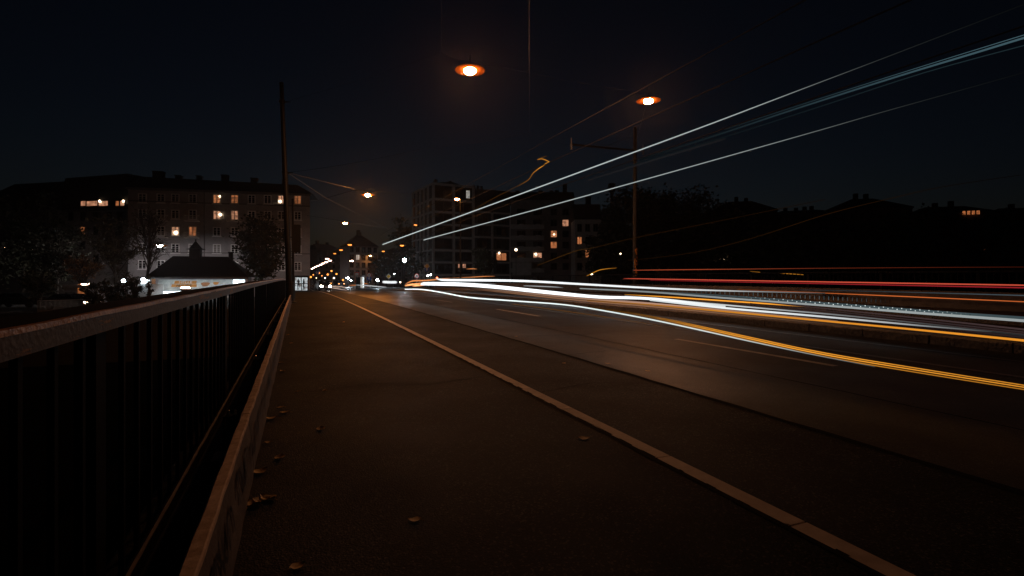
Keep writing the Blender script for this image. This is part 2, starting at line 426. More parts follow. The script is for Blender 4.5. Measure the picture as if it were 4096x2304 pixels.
# the square beyond the bridge
s = MB(); s.prism([(-3.5, 80), (-3.5, 92), (1.0, 92.2), (1.0, 300), (75, 300), (75, 92), (26, 78), (19, 78)], -1.7, -.715)
struct(s.build('plaza', M['plaza']))
d0 = at(1245, 1115, 1); ang = math.atan2(d0.x, d0.y)
so = struct(MB().quad((0, 0, 0), (9, 0, 0), (9, 300, 0), (0, 300, 0)).build('street', M['road'])); so.location = (3.2, 108, -.700); so.rotation_euler = (0, 0, -ang)

# tram rails set in the road
for x, lb in ((7.9, 'steel tram rail let into the asphalt, the one nearest the dashed line'),
              (9.34, 'steel tram rail let into the asphalt just in front of the granite kerb'),
              (11.2, 'steel tram rail behind the granite kerb, first on the raised bed'),
              (12.64, 'steel tram rail on the raised bed, nearer the far pavement')):
    h = .13 if x > 10 else 0
    o = MB().sweep([(x - .035, h - .02), (x + .09, h - .02), (x + .09, h + .004), (x + .05, h + .004), (x + .045, h - .012), (x + .03, h - .012), (x + .025, h + .006), (x - .035, h + .006)], TS).build('tram_rail', M['rail'])
    tag(o, lb, 'tram rail', 'tram rails in the bridge deck')

# ------------------------------------------------------------------ left railing
def railing(name, x_in, sgn, y0, y1, post0, step, base, top, band, bar_sp, label, width=.15, cut=200, lip=True, nbar=100, bot=None):
    root = empty(name, (0, 0, 0), 0, label, 'railing')
    n = [y0 + (y1 - y0) * i / 140 for i in range(141)]
    a, b = x_in, x_in + sgn * width
    pr = [(a, top - band), (a, top - .008), (a + sgn * .008, top), (b, top), (b, top - band)]
    if sgn < 0: pr = pr[::-1]
    MB().sweep(pr, n).build('handrail', M['peeled'] if lip else M['iron'], root)
    if lip: MB().sweep([(b - .003, top - .03), (a - .012, top + .0005), (a - .012, top + .004), (b - .003, top + .004)], n).build('top_cover', M['cover'], root)  # separate thin plate, darker than the handrail face
    if lip:
        m2 = [y0 + (y1 - y0) * i / 900 for i in range(901)]
        MB().sweep([(a + .003, top - .010), (a + .003, top + .004), (a - .010, top + .005), (a - .010, top - .004)], m2, wob=.006).build('lit_rusty_lip', M['lit_rust'], root)
    bt = bot or base + .126
    c = x_in + sgn * .03
    MB().sweep([(c + .008, bt - .075), (c + .028, bt - .075), (c + .028, bt), (c + .008, bt)], n).build('bottom_rail', M['iron'], root)
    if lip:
        MB().sweep([(c + .020, bt - .004), (c + .0305, bt - .006), (c + .0305, bt + .004), (c + .020, bt + .004)], m2, wob=.003).build('edge_highlight', M['concrete'], root)  # pale strip painting a lamp highlight along the dark iron rail
    ps = []
    t = post0
    pm = MB().box(-.028, .028, -.045, .045, 0, top - band - base + .004).box(-.05, .05, -.07, .07, -.02, .03).mesh('post', M['iron'])
    while t < y1: 
        if t > y0: link('post', pm, root, (x_in + sgn * .06, t, zr(t) + base)); ps.append(t)
        t += step
    bm = MB().box(-.008, .008, -.011, .011, 0, top - band - bt + .004).mesh('baluster', M['iron'])
    bars = []
    for p in [post0 - step] + ps:
        k = 1
        while k * bar_sp < step - .06:
            t = p + k * bar_sp
            if y0 < t < y1: bars.append(t)
            k += 1
    near = sorted(bars, key=lambda t: abs(t - (.3 if sgn < 0 else cut)))
    for t in near[:nbar]: link('baluster', bm, root, (c + .005, t, zr(t) + bt - .002))
    rest = MB()
    for t in near[nbar:]: rest.box(c - .003, c + .013, t - .011, t + .011, zr(t) + bt - .002, zr(t) + top - band + .002)
    if rest.v: o = rest.build('far_balusters', M['iron'], root); o['kind'] = 'stuff'
    return root
railing('bridge_railing', -.55, -1, -3, 52, 2.03 - 3.15 * 2, 3.15, 0, 1.079, .061, .185,
        'dark iron railing with peeling flat handrail and upright bars along the left edge')
railing('bridge_railing', 17.6, 1, 2, 66, 3.0, 2.6, .30, 1.36, .05, .16,
        'dark railing with thin upright bars on the far right side beyond the traffic', width=.08, cut=9, lip=False, nbar=100)

# concrete slabs standing along the footway, each held by a bolted bracket
J0 = 3.46 - 2.45 * 3; 
random.seed(3)
for i in range(22):
    a, b = J0 + 2.45 * i + .008, J0 + 2.45 * (i + 1) - .008
    if a < -4: pass
    root = empty('concrete_slab', (-.25, (a + b) / 2, zr((a + b) / 2)), 0,
                 f'upright grey concrete slab, {ORD[max(0, i - 1)]} one along the footway counted from the photographer' if i >= 1 else 'upright grey concrete slab beside the photographer at the very start of the row',
                 'concrete slab', 'row of concrete slabs between footway and railing')
    c = (a + b) / 2
    nn = [a + (b - a) * q / (50 if i < 6 else 8) for q in range((51 if i < 6 else 9))]
    s = MB().sweep([(-.235, -.04), (-.252, .17), (-.268, .338), (-.275, .352), (-.300, .352), (-.306, .34), (-.300, -.04)], nn, wob=.007)
    s.v = [(x + .25, y - c, z - zr(c)) for x, y, z in s.v]
    s.build('slab', M['slab'], root)
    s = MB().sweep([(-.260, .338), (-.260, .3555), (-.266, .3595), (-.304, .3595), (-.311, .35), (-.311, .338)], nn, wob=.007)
    s.v = [(x + .25, y - c, z - zr(c)) for x, y, z in s.v]; s.build('lit_worn_top', M['lit_worntop'], root)
    # bracket
    bt = .36 - 1.2 + .0
    s = MB(); zz = zr(c + bt) - zr(c)
    s.box(-.20, -.055, bt - .03, bt + .03, zz + .25, zz + .262).box(-.20, -.188, bt - .03, bt + .03, zz + .02, zz + .25).box(-.068, -.056, bt - .03, bt + .03, zz + .262, zz + .33)
    br = s.build('bracket', M['iron'], root)
    for dx, dy in ((-.13, -.0), (-.17, .012)):
        MB().lathe([(.011, 0), (.011, .012), (.007, .013), (.007, .03), (.003, .033)], (dx, bt + dy, zz + .262), 6).build('bolt', M['bolt'], br)
    # sprayed scrawl on the face
    if i < 9:
        s = MB()
        y = a + .15
        while y < b - .2:
            k = random.randint(5, 8); hh = random.uniform(.10, .16); z0 = random.uniform(.09, .15); wd = random.uniform(.008, .016)
            pts = []
            for q in range(k * 5):
                u = q / (k * 5 - 1)
                yy = y + .55 * u * (b - a) / 2.4 + .035 * math.sin(q * .9)
                zq = z0 + hh * (.5 + .5 * math.sin(q * 1.25 + random.uniform(-.3, .3)))
                pts.append((yy, min(.32, zq)))
            for (y1, z1), (y2, z2) in zip(pts, pts[1:]):
                def fx(z): return -.235 - .1 * z + .0085
                p1 = Vector((fx(z1), y1, z1)); p2 = Vector((fx(z2), y2, z2)); dv = (p2 - p1).normalized(); n_ = Vector((0, -dv.z, dv.y)) * wd
                q4 = [p1 - n_, p2 - n_, p2 + n_, p1 + n_]
                s.quad(*[(v.x + .25, v.y - c, v.z + zr(v.y) - zr(c)) for v in q4])
            y += random.uniform(.62, .8)
        s.build('graffiti', M['graffiti'], root)
# metal lid lying on the ledge
lid = at(985, 1572, 1); sc_ = (EYE - .03) / (EYE - lid.z); lp = Vector((0, 0, EYE)) + (lid - Vector((0, 0, EYE))) * sc_
o = MB().box(-.075, .075, -.10, .10, 0, .012).box(-.06, .06, -.085, .085, .012, .016).build('inspection_lid', M['tin'])
o.location = (-.42, 3.75, zr(3.75) + .021); tag(o, 'small flat grey lid lying on the ledge behind the concrete slabs', 'lid')

# far concrete barrier with graffiti
random.seed(5)
bar = empty('concrete_barrier', (16.9, 2, 0), 0, 'long low concrete barrier with sprayed letters in front of the far right railing', 'barrier')
s = MB().sweep([(16.9, .28), (17.2, .28), (17.15, .78), (16.97, .78)], [2 + i for i in range(66)], wob=.01); s.v = [(x - 16.9, y - 2, z) for x, y, z in s.v]
s.build('barrier_wall', M['concrete_dark'], bar)
def text_mesh(body, size, mat, extr=.004, name='lettering'):
    cu = bpy.data.curves.new(name, 'FONT'); cu.body = body; cu.size = size; cu.extrude = extr; cu.align_x = 'CENTER'; cu.align_y = 'CENTER'
    cu.resolution_u = 3
    to = bpy.data.objects.new('lettering_source', cu); col.objects.link(to)
    bpy.context.view_layer.update()
    me = bpy.data.meshes.new_from_object(to.evaluated_get(bpy.context.evaluated_depsgraph_get()))
    bpy.data.objects.remove(to); me.name = name; me.materials.clear(); me.materials.append(mat); return me
def on_barrier(px, body, size):
    p, Z = lane(px, 1140, 16.86)
    o = link('graffiti', text_mesh(body, size, M['graffiti']), bar)
    o.rotation_euler = (R(90), 0, R(-90)); o.location = (.015 - .0, p.y - 2, zr(p.y) + .54); o.rotation_euler = (R(84), 0, R(-90))
on_barrier(3330, 'WAF?', .36)
on_barrier(2840, 'HZOOL', .34)
on_barrier(2560, 'FEZO', .34)

# ------------------------------------------------------------------ fallen leaves
random.seed(21)
def leaf_mesh(L):
    s = MB(); n = 7
    for i in range(n):
        u = i / (n - 1); x = (u - .5) * L; wv = .36 * L * math.sin(math.pi * (u ** .8)) + .002
        cz = .003 + .05 * L * (2 * u - 1) ** 2 * (1 + L * 12)
        s.v += [(x, -wv, cz + .05 * L + random.uniform(-.002, .003)), (x, 0, cz), (x, wv, cz + .08 * L + random.uniform(-.002, .003))]
    for i in range(n - 1):
        b = 3 * i; s.f += [(b, b+1, b+4, b+3), (b+1, b+2, b+5, b+4)]
    s.tube([(-L * .5, 0, .004 + .05 * L), (-L * .75, .01, .003)], .0015, 4)
    return s.mesh('fallen_leaf', M['leafdead'], True)
lm = [leaf_mesh(.085), leaf_mesh(.065), leaf_mesh(.10), leaf_mesh(.05)]
LEAVES = [(1658, 2084, 1, 'pair of curled orange leaves lying alone on the dark footway, nearest the photographer'),
 (1072, 1996, 2, 'long curled leaf at the right of the leaf cluster by the near slab'),
 (1046, 2004, 0, 'middle leaf of the small cluster beside the near concrete slab'),
 (1010, 2018, 2, 'pale leaf of the cluster touching the foot of the near slab'),
 (985, 2034, 1, 'crumpled leaf at the lower left of the cluster by the near slab'),
 (1040, 1890, 2, 'long leaf against the slabs just beyond the near leaf cluster'),
 (1118, 1834, 0, 'single leaf lying a little off the slabs beyond the long leaf'),
 (1074, 1772, 3, 'tiny leaf at the slab foot below the upper leaf group'),
 (1085, 1676, 2, 'lowest leaf of the upper group beside the slab joint'),
 (1138, 1652, 0, 'bright leaf at the right of the upper group beside the slab joint'),
 (1120, 1632, 1, 'topmost leaf of the upper group beside the slab joint'),
 (1283, 1719, 0, 'upright curled leaf alone in the middle left of the footway'),
 (1300, 1564, 1, 'flat leaf alone on the footway left of its centre'),
 (1188, 1568, 3, 'small bright leaf on the footway beyond the slab joint'),
 (1120, 1452, 1, 'leaf at the slab foot level with the second bracket'),
 (1163, 1374, 1, 'small leaf on the left of the footway far from the camera'),
 (1375, 1289, 0, 'leaf far up the footway between slabs and pale strip'),
 (1152, 1340, 1, 'far leaf close to the slabs near the third bracket'),
 (1130, 1486, 0, 'leaf close to the slabs between second and first bracket'),
 (2336, 1757, 0, 'lone leaf on the dark asphalt just right of the pale strip'),
 (2430, 1456, 1, 'pale scrap of leaf on the asphalt by the tar seam'),
 (2255, 1455, 1, 'small leaf lying left of the tar seam on the cycle path'),
 (2590, 1486, 1, 'small leaf right of the tar seam on the road'),
 (2065, 1347, 1, 'small pale leaf on the tar seam farther up'),
 (1190, 2270, 1, 'leaf at the bottom edge of the footway')]
for px, py, k, lb in LEAVES:
    q = at(px, py, 1) - Vector((0, 0, EYE)); u = 3
    for _ in range(12):
        t = u * q.y; u = (zr(t) - EYE) / q.z
    p = Vector((0, 0, EYE)) + q * u
    o = link('fallen_leaf', lm[k]); o.location = (p.x, p.y, zr(p.y) + .001); o.rotation_euler = (0, 0, random.uniform(0, 6.28)); 
    tag(o, lb, 'leaf', 'fallen leaves on the bridge')

# ------------------------------------------------------------------ masts, wires, lamps
def mast(name, base, top, r0, r1, label, cat='mast', extra=None):
    root = empty(name, base, 0, label, cat)
    v = Vector(top) - Vector(base)
    MB().tube([v * (i / 8) for i in range(9)], [r0 + (r1 - r0) * i / 8 for i in range(9)], 14).build('shaft', M['mast'], root, smooth=True)
    MB().lathe([(r0 * 1.9, 0), (r0 * 1.9, .05), (r0 * 1.25, .08), (r0 * 1.2, .9), (r0 * 1.02, .95)], n=14).build('foot', M['mast'], root)
    MB().lathe([(r1 * 1.15, -.02), (r1 * 1.1, .04), (.02, .09)], tuple(v), 12).build('cap', M['mast'], root)
    return root
lb_ = at(1160, 1110, 23.3); LBASE = (lb_.x, lb_.y, zr(lb_.y)); LTOP = at(1126, 335, 23.2)
lm_ = mast('overhead_line_mast', LBASE, LTOP, .15, .085, 'tall dark leaning mast standing by the end of the left railing')
for py in (407, 690):
    k = (at(1140, py, 23.2).z - LBASE[2]) / (LTOP.z - LBASE[2]); p = (LTOP - Vector(LBASE)) * k
    MB().lathe([(.14, -.05), (.14, .05)], tuple(p), 12).tube([p, p + Vector((.35, -.05, .02))], .02, 6).build('clamp', M['mast'], lm_)
rb = at(2540, 1115, 30); RB = (rb.x, rb.y, zr(rb.y) + .3); RT = at(2540, 513, 30)
rm = mast('overhead_line_mast', RB, RT, .125, .10, 'tall upright mast by the far right railing carrying a bracket arm')
a0 = at(2540, 602, 30) - Vector(RB); a1 = at(2285, 578, 25.5) - Vector(RB); a2 = at(2572, 602, 29.8) - Vector(RB)
arm = MB().tube([a0, a1], .055, 8).tube([a0, a2], .03, 6).tube([a0 + Vector((0, 0, .9)), a0 + (a1 - a0) * .55], .01, 5).build('bracket_arm', M['mast'], rm)
for q in (a1, a2):
    MB().lathe([(.03, -.28), (.07, -.26), (.03, -.2), (.07, -.16), (.03, -.1), (.07, -.06), (.03, 0), (.02, .32)], tuple(q + Vector((0, 0, .02))), 10).build('insulator', M['tin'], arm)
s = MB(); random.seed(9)
for i in range(26):
    a = random.uniform(-2.6, -.4); z = random.uniform(.95, 2.6); r = .131
    s.quad(*[(r * math.cos(a + da), r * math.sin(a + da), z + dz) for da, dz in ((0, 0), (.55, 0), (.55, .12), (0, .12))])
s.build('stickers', M['orange'], rm)

sp = at(1174, 1110, 29); ST = at(1171, 800, 29)
sm_ = mast('sign_post', (sp.x, sp.y, zr(sp.y)), (ST.x, ST.y, ST.z), .07, .055, 'thin dark post with a tall rounded sign board right beside the leaning mast', 'sign post')
p0 = at(1167, 1010, 28.8) - Vector((sp.x, sp.y, zr(sp.y))); p1 = at(1203, 897, 28.8) - Vector((sp.x, sp.y, zr(sp.y)))
x0, x1, z0, z1 = p0.x, p1.x, p0.z, p1.z; rr = .07
poly = [(cx + rr * math.cos(a), cz + rr * math.sin(a)) for cx, cz, a_ in ((x1-rr, z1-rr, 0), (x0+rr, z1-rr, 90), (x0+rr, z0+rr, 180), (x1-rr, z0+rr, 270)) for a in [R(a_ + q * 22.5) for q in range(5)]]
MB().prism(poly, -.12, -.09, 'y').build('board', M['black'], sm_)

def wire(label, pts, r=.0055, sag=0, name='overhead_wire'):
    P = [Vector(p) for p in pts]; out = []
    for a, b in zip(P, P[1:]):
        for i in range(8):
            u = i / 8; q = a.lerp(b, u); q.z -= sag * 4 * u * (1 - u); out.append(q)
    out.append(P[-1])
    o = MB().tube(out, r, 5).build(name, M['wire']); return tag(o, label, 'wire', 'overhead wires above the bridge')
wire('upper span wire from the leaning mast past the two near amber lamps', [at(1140, 407, 23.2), at(1766, 210, 18), at(1880, 246, 17.9), at(1981, 262, 17.9), at(2533, 365, 21), at(2594, 385, 20.6)], sag=.06)
wire('short stay from the second near lamp down to the far right mast', [at(2594, 387, 20.6), at(2547, 555, 29.9)])
wire('stay wire running overhead from the upper span wire, left of the big lamp', [at(1766, 210, 18), at(1763, -660, 9)])
wire('lower span wire from the leaning mast to the bracket arm', [at(1150, 690, 23.2), at(1700, 592, 22.5), at(2117, 530, 22), at(2285, 580, 25.5)], sag=.1)
wire('straight stay wire dropping down the sky to the middle of the lower span', [at(2117, 530, 22), at(2117, -575, 8)])
def contact(d, H, lb, t0, t1):
    wire(lb, [(d, t0 + (t1 - t0) * i / 6, zr(t0 + (t1 - t0) * i / 6) + H) for i in range(7)], .014)
contact(8.7, 5.45, 'tram contact wire through the end of the bracket arm', -4, 60)
contact(11.5, 5.5, 'tram contact wire passing behind the far right mast', -4, 60)
contact(8.75, 6.35, 'carrying wire above the nearer tram contact wire', -4, 60)
wire('wire from the leaning mast to the amber lamp over the street', [at(1155, 692, 23.2), at(1421, 757, 44), at(1471, 764, 44.8), at(1681, 778, 70)], .02)
wire('wire from the pale corner house to the amber lamp over the street', [at(1238, 812, 81), at(1416, 760, 46), at(1471, 764, 44.8)], .02)
wire('second wire from the corner house to the lower street lamp', [at(1228, 862, 81), at(1381, 885, 67), at(1640, 930, 90)], .02)
wire('wire from the leaning mast slanting down into the street', [at(1155, 694, 23.2), at(1300, 790, 40), at(1560, 920, 80)], .016)

def hung_lamp(p, label, mat, sz=1.0, cat='street lamp', group='suspended amber street lamps', name='suspended_lamp', hang=.35):
    root = empty(name, p, 0, label, cat, group)
    MB().ell((0, 0, 0), .23 * sz, .23 * sz, .115 * sz, 12, 6).build('diffuser', mat, root, smooth=True)
    MB().lathe([(.20 * sz, .075 * sz), (.56 * sz, .02 * sz), (.565 * sz, .035 * sz), (.22 * sz, .13 * sz), (.09 * sz, .19 * sz), (.05 * sz, .24 * sz)], n=20).build('shade', M['shade'], root)  # wide dish added so the lamp shows an orange glow ring
    if hang: MB().tube([(0, 0, .23 * sz), (0, 0, .23 * sz + hang)], .012, 5).build('hanger', M['wire'], root)
    return root
hung_lamp(at(1880, 284, 18), 'biggest and nearest amber lamp hanging high over the road', M['amber'], .95)
hung_lamp(at(2594, 405, 20.6), 'second near amber lamp hanging just above the far right mast', M['amber'], .85)
hung_lamp(at(1471, 781, 44.8), 'amber lamp hanging alone high over the mouth of the street', M['amber_high'], 1.0)
hung_lamp(at(1381, 893, 67), 'amber lamp hanging below the lone high one, near the corner house', M['amber_mid'], 1.2)
hung_lamp(at(1399, 979, 110), 'brighter amber lamp of the trio over the left of the street, topmost', M['amber_far'], 1.9)
hung_lamp(at(1364, 1000, 130), 'middle amber lamp of the trio over the left of the street', M['amber_far'], 1.9)
hung_lamp(at(1339, 1014, 148), 'lowest and smallest amber lamp of the trio over the street', M['amber_far'], 1.7)
hung_lamp(at(1662, 900, 91), 'small amber lamp hanging beside the grid-fronted block', M['amber_far'], 1.3)
hung_lamp(at(1608, 982, 112), 'amber lamp above the cold white star-bright light', M['amber_far'], 1.9)
hung_lamp(at(1533, 1005, 136), 'amber lamp over the trees in the middle of the street', M['amber_far'], 1.7)
hung_lamp(at(1481, 1023, 162), 'amber lamp beside the orange-lit autumn tree', M['amber_post'], 1.5)
WL = [(1309, 1035, 112), (1320, 1042, 120), (1305, 1048, 128), (1293, 1053, 137), (1283, 1058, 146), (1272, 1063, 156), (1262, 1067, 167), (1254, 1071, 178), (1248, 1075, 190)]
for i, (px, py, Z) in enumerate(WL):
    o = hung_lamp(at(px, py, Z), f'{ORD[i]} of the pinkish white lamps in a row down the street, counted from the nearest', M['street_white'], 1.75, group='white lamps down the street', hang=0)
hung_lamp(at(1407, 1043, 150), 'wide pinkish white lamp alone in front of the gabled house', M['warmwhite'], 2.2, group='white lamps down the street')
hung_lamp(at(640, 983, 66), 'warm white lamp hanging in front of the pale house, above the kiosk', M['hung_white'], 1.6, group='warm lamps on the left bank')
hung_lamp(at(130, 998, 70), 'small warm lamp among the dark trees, right one of two', M['warmwhite'], .9, group='warm lamps on the left bank')
hung_lamp(at(25, 990, 70), 'small warm lamp among the dark trees, at the left edge', M['warmwhite'], .9, group='warm lamps on the left bank')

def post_lamp(px, py, Z, label, mat, r=.16, group='lamps on posts', zb=GROUND, name='post_lamp', shape='globe'):
    p = at(px, py, Z); root = empty(name, (p.x, p.y, zb), 0, label, 'street lamp', group); h = p.z - zb
    MB().tube([(0, 0, 0), (0, 0, h * .5), (0, 0, h - r * .8)], [.07, .055, .04], 8).build('pole', M['mast'], root)
    if shape == 'globe':
        MB().ell((0, 0, h), r, r, r, 10, 6).build('globe', mat, root, smooth=True)
        MB().lathe([(r * .5, h + r * .9), (r * .3, h + r * 1.1)], n=8).build('cap', M['black'], root)
    else:
        MB().lathe([(.06, h - .5), (.42, h), (.43, h + .06), (.1, h + .12)], n=12).build('shade', M['tin'], root)
        MB().lathe([(.34, h - .02), (.40, h + .04), (.405, h + .05)], n=12).lathe([(.39, h + .121), (.30, h + .19), (.05, h + .2)], n=12).build('light_ring', mat, root)
    return root
pl = at(1842, 1117, 62)
r5 = empty('post_lamp', (pl.x, pl.y, -.7), 0, 'tall slender lamp post with one amber lamp in front of the grid-fronted block', 'street lamp', 'lamps on posts')
hz = at(1826, 797, 62).z + .7; dx = at(1826, 797, 62).x - pl.x
MB().tube([(0, 0, 0), (0, 0, hz * .5), (0, 0, hz)], [.12, .09, .06], 8).tube([(0, 0, hz), (dx, 0, hz + .12)], .03, 5).build('pole', M['mast'], r5)
MB().ell((dx, 0, hz), .30, .30, .15, 12, 6).build('diffuser', M['amber_post'], r5, smooth=True)
MB().lathe([(.32, .03), (.3, .09), (.12, .2)], (dx, 0, hz), 12).build('housing', M['black'], r5)
post_lamp(1618, 1041, 84, 'cold white lamp burning brightest at the junction, below an amber one', M['coldwhite'], .30, zb=-.7)
post_lamp(494, 1123, 50, 'cold white lamp blazing left of the kiosk', M['cold_left'], .16)
post_lamp(1510, 1121, 95, 'low cold white light on a short post left of the bus glow', M['coldwhite'], .2, zb=-.7)
post_lamp(345, 1143, 46, 'cup-shaped warm lantern in front of the orange shutter', M['warmwhite'], .16, name='lantern', shape='cup', group='cup-shaped lanterns')
post_lamp(742, 1157, 46, 'cup-shaped warm lantern in front of the lettered kiosk awning', M['warmwhite'], .16, name='lantern', shape='cup', group='cup-shaped lanterns')
post_lamp(2064, 999, 105, 'single small warm globe lamp before the balcony block', M['bulb'], .28, zb=-.7)
for px, py, Z, lb in ((3265, 1028, 118, 'left one of the twin white dots on the far dark bank'), (3277, 1028, 118, 'right one of the twin white dots on the far dark bank'),
                      (2482, 1015, 100, 'small white lamp left of the far right mast'), (2895, 1034, 110, 'small white lamp among the dark trees right of the far mast'),
                      (2367, 1098, 70, 'small warm light at the far railing left of the far mast')):
    post_lamp(px, py, Z, lb, M['bulb'], .15, group='small lamps on the far bank')
for px, py, Z, mt, r, lb in ((1391, 1112, 120, 'coldwhite', .4, 'cold white shop-front globe left of the red and white sign'), (1404, 1122, 120, 'coldwhite', .22, 'lower cold white globe left of the red and white sign'),
                      (1336, 1112, 140, 'bulb', .35, 'warm globe far down the street above the parked cars'), (1710, 1103, 88, 'coldwhite', .24, 'left one of the bright pair of white lights below the blue arrow'),
                      (1723, 1099, 88, 'head', .20, 'right one of the bright pair of white lights below the blue arrow'), (1748, 1111, 84, 'redlamp', .25, 'small red light right of the bright white pair'),
                      (1601, 1129, 90, 'bulb', .22, 'faint warm light left of the orange streaks'), (1253, 1099, 150, 'tail', .3, 'orange light by the corner of the pale house'),
                      (1266, 1112, 150, 'bulb', .25, 'small pale light close to the corner of the pale house'), (1288, 1103, 160, 'tail', .3, 'orange light in the middle of the far street'),
                      (1300, 1112, 160, 'coldwhite', .2, 'white speck in the middle of the far street'), (1577, 1096, 95, 'coldwhite', .16, 'upper white speck above the bus glow'),
                      (1243, 1108, 150, 'tail', .45, 'low orange light nearest the corner house wall'), (1276, 1092, 170, 'tail', .5, 'orange light between the far street lamps and the cars'),
                      (1311, 1098, 165, 'tail', .5, 'orange light right of the middle of the far street'), (1326, 1084, 175, 'tail', .5, 'orange light under the lowest lamp of the amber trio'),
                      (1346, 1096, 160, 'tail', .45, 'orange light left of the gabled house'), (1372, 1120, 150, 'tail', .45, 'low orange light before the gabled house'),
                      (1453, 1117, 110, 'coldwhite', .14, 'white speck beside the tram shelter')):
    post_lamp(px, py, Z, lb, M[mt], r * .62, group='small lights at the junction', zb=-.7)

# ------------------------------------------------------------------ light trails
def crom(P, k=6):
    out = []
    for i in range(len(P) - 1):
        a = P[max(i - 1, 0)]; b = P[i]; c = P[i + 1]; d = P[min(i + 2, len(P) - 1)]
        for j in range(k):
            u = j / k
            out.append(tuple(.5 * ((2*q1) + (-q0+q2)*u + (2*q0-5*q1+4*q2-q3)*u*u + (-q0+3*q1-3*q2+q3)*u**3) for q0, q1, q2, q3 in zip(a, b, c, d)))
    out.append(tuple(P[-1])); return out
TG = 'light trails of the traffic'
def trail(label, d, pts, colr, group=TG, n=5, k=4):
    "pts: (px, py, radius px, brightness); a solid glowing strand on the plane x=d"
    P = crom([tuple(p) for p in pts], k); V = []; Rr = []; G = []
    for px, py, r, b in P:
        v, Z = lane(px, py, d) if d is not None else (None, None)
        V.append(v); Rr.append(max(.004, (.82 if py > 1000 else .68) * r * Z / F)); b = max(b, 0.0); G.append([c * b for c in colr])
    o = MB().tube(V, Rr, n, True, G).build('light_trail', M['glow' if max(p[3] for p in pts) > .5 else 'glow_dim'], smooth=True)
    return tag(o, label, 'light trail', group)
def trail_at(label, Z, pts, colr, group=TG):
    P = crom([tuple(p) for p in pts], 5)
    o = MB().tube([at(p[0], p[1], Z) for p in P], [p[2] * Z / F for p in P], 6, True, [[c * max(0, p[3]) for c in colr] for p in P]).build('light_trail', M['glow_dim'], smooth=True)
    return tag(o, label, 'light trail', group)
PALE = (.88, 1.0, .98); TEAL = (.34, .66, .80); WHITE = (.225, .237, .240); ORA = (1, .38, .035); RED = (1, .10, .05); TAN = (1, .55, .35)
trail('long pale straight streak climbing to the right, the higher of two', 5.8, [(1531, 978, 2.8, .6), (2000, 806, 3.2, .55), (2528, 612, 3.8, .45), (2850, 493, 3.6, .38), (3060, 413, 3.2, .30), (3260, 337, 2.6, .13), (3500, 246, 2.2, .035), (3800, 131, 2, .010), (4150, -3, 2, .003)], PALE)
trail('long pale straight streak climbing to the right, the lower of two', 7.7, [(1695, 960, 2.6, .5), (2120, 845, 3.0, .42), (2544, 728, 3.2, .36), (3000, 600, 3.0, .24), (3300, 515, 2.6, .11), (3514, 453, 2.4, .04), (3800, 373, 2, .012), (4150, 275, 2, .003)], PALE)
trail('broad teal streak fading in toward the upper right corner', 6.5, [(2560, 640, 5, .006), (2900, 530, 5, .022), (3200, 430, 5, .05), (3600, 303, 5.5, .10), (3900, 212, 6, .13), (4096, 152, 6.5, .14), (4260, 104, 7, .14)], TEAL)
trail('thin teal streak just above the broad one at the upper right', 6.3, [(2900, 518, 2, .02), (3300, 388, 2, .06), (3700, 262, 2, .12), (4096, 140, 2.4, .16), (4260, 90, 2.4, .16)], TEAL)
trail('faint teal streak just below the broad one at the upper right', 6.8, [(2500, 668, 3, .010), (2900, 548, 3, .012), (3300, 420, 3, .018), (3700, 290, 3, .03), (4096, 182, 3, .035)], TEAL)
trail('faint grey streak between the two long pale ones', 7.0, [(2350, 722, 4, .010), (2650, 630, 5, .012), (2900, 556, 5, .010)], (.9, .9, 1))
trail('white streak snaking low along the road toward the right', 5.3, [(1620, 1157, 2.2, 1.4), (1690, 1158, 2.6, 1.5), (1780, 1172, 3, 1.4), (1880, 1190, 3.2, 1.3), (2050, 1203, 3.2, 1.2), (2250, 1218, 3.2, 1.1), (2400, 1240, 3.4, .95), (2600, 1277, 3.6, .85), (2800, 1320, 3.4, .7), (3000, 1365, 3.0, .5), (3250, 1418, 2.4, .22), (3500, 1467, 2, .05)], PALE)
for i, (dy, b, lb) in enumerate(((-9, .75, 'uppermost of three orange strands running out to the right edge over the lane'), (-1, .95, 'middle one of three orange strands running out to the right edge'), (8, .5, 'lowest and softest of three orange strands at the right edge'))):
    trail(lb, 5.3 + .03 * i, [(2350, 1226 + dy * .2, 1.4, .02), (2600, 1268 + dy * .5, 1.8, .22 * b), (2800, 1311 + dy * .7, 2.4, .8 * b), (3000, 1356 + dy * .8, 2.8, 1.0 * b), (3300, 1420 + dy * .9, 3, 1.0 * b), (3700, 1487 + dy, 2.7, .85 * b), (4096, 1550 + dy, 2.8, .8 * b), (4300, 1583 + dy, 2.8, .8 * b)], ORA)
trail('thin brown-orange strand under the snaking white streak', 5.25, [(2050, 1216, 1.4, .12), (2200, 1236, 1.4, .14), (2450, 1272, 1.4, .12), (2700, 1312, 1.2, .03)], ORA)
trail('upper broad white band of headlights running across the bridge', 11.9, [(1745, 1114, 3, 1.5), (1778, 1120, 5, 6), (1900, 1121, 5.5, 6), (2097, 1124, 5.5, 5), (2335, 1137, 5, 4.5), (2625, 1153, 4.5, 4), (2866, 1162, 3.6, 2.5), (3060, 1167, 2.6, 1.1), (3300, 1173, 2, .2)], WHITE)
trail('lower broad white band of headlights, thickest at its left end', 10.95, [(1684, 1139, 3, 2), (1700, 1135, 8, 6), (1800, 1136, 9, 7), (1890, 1140, 9, 7), (2000, 1149, 9, 7), (2097, 1159, 9, 7), (2262, 1176, 8.5, 6.5), (2400, 1188, 7.5, 6), (2625, 1196, 6.5, 5), (2900, 1226, 5, 3)], WHITE)
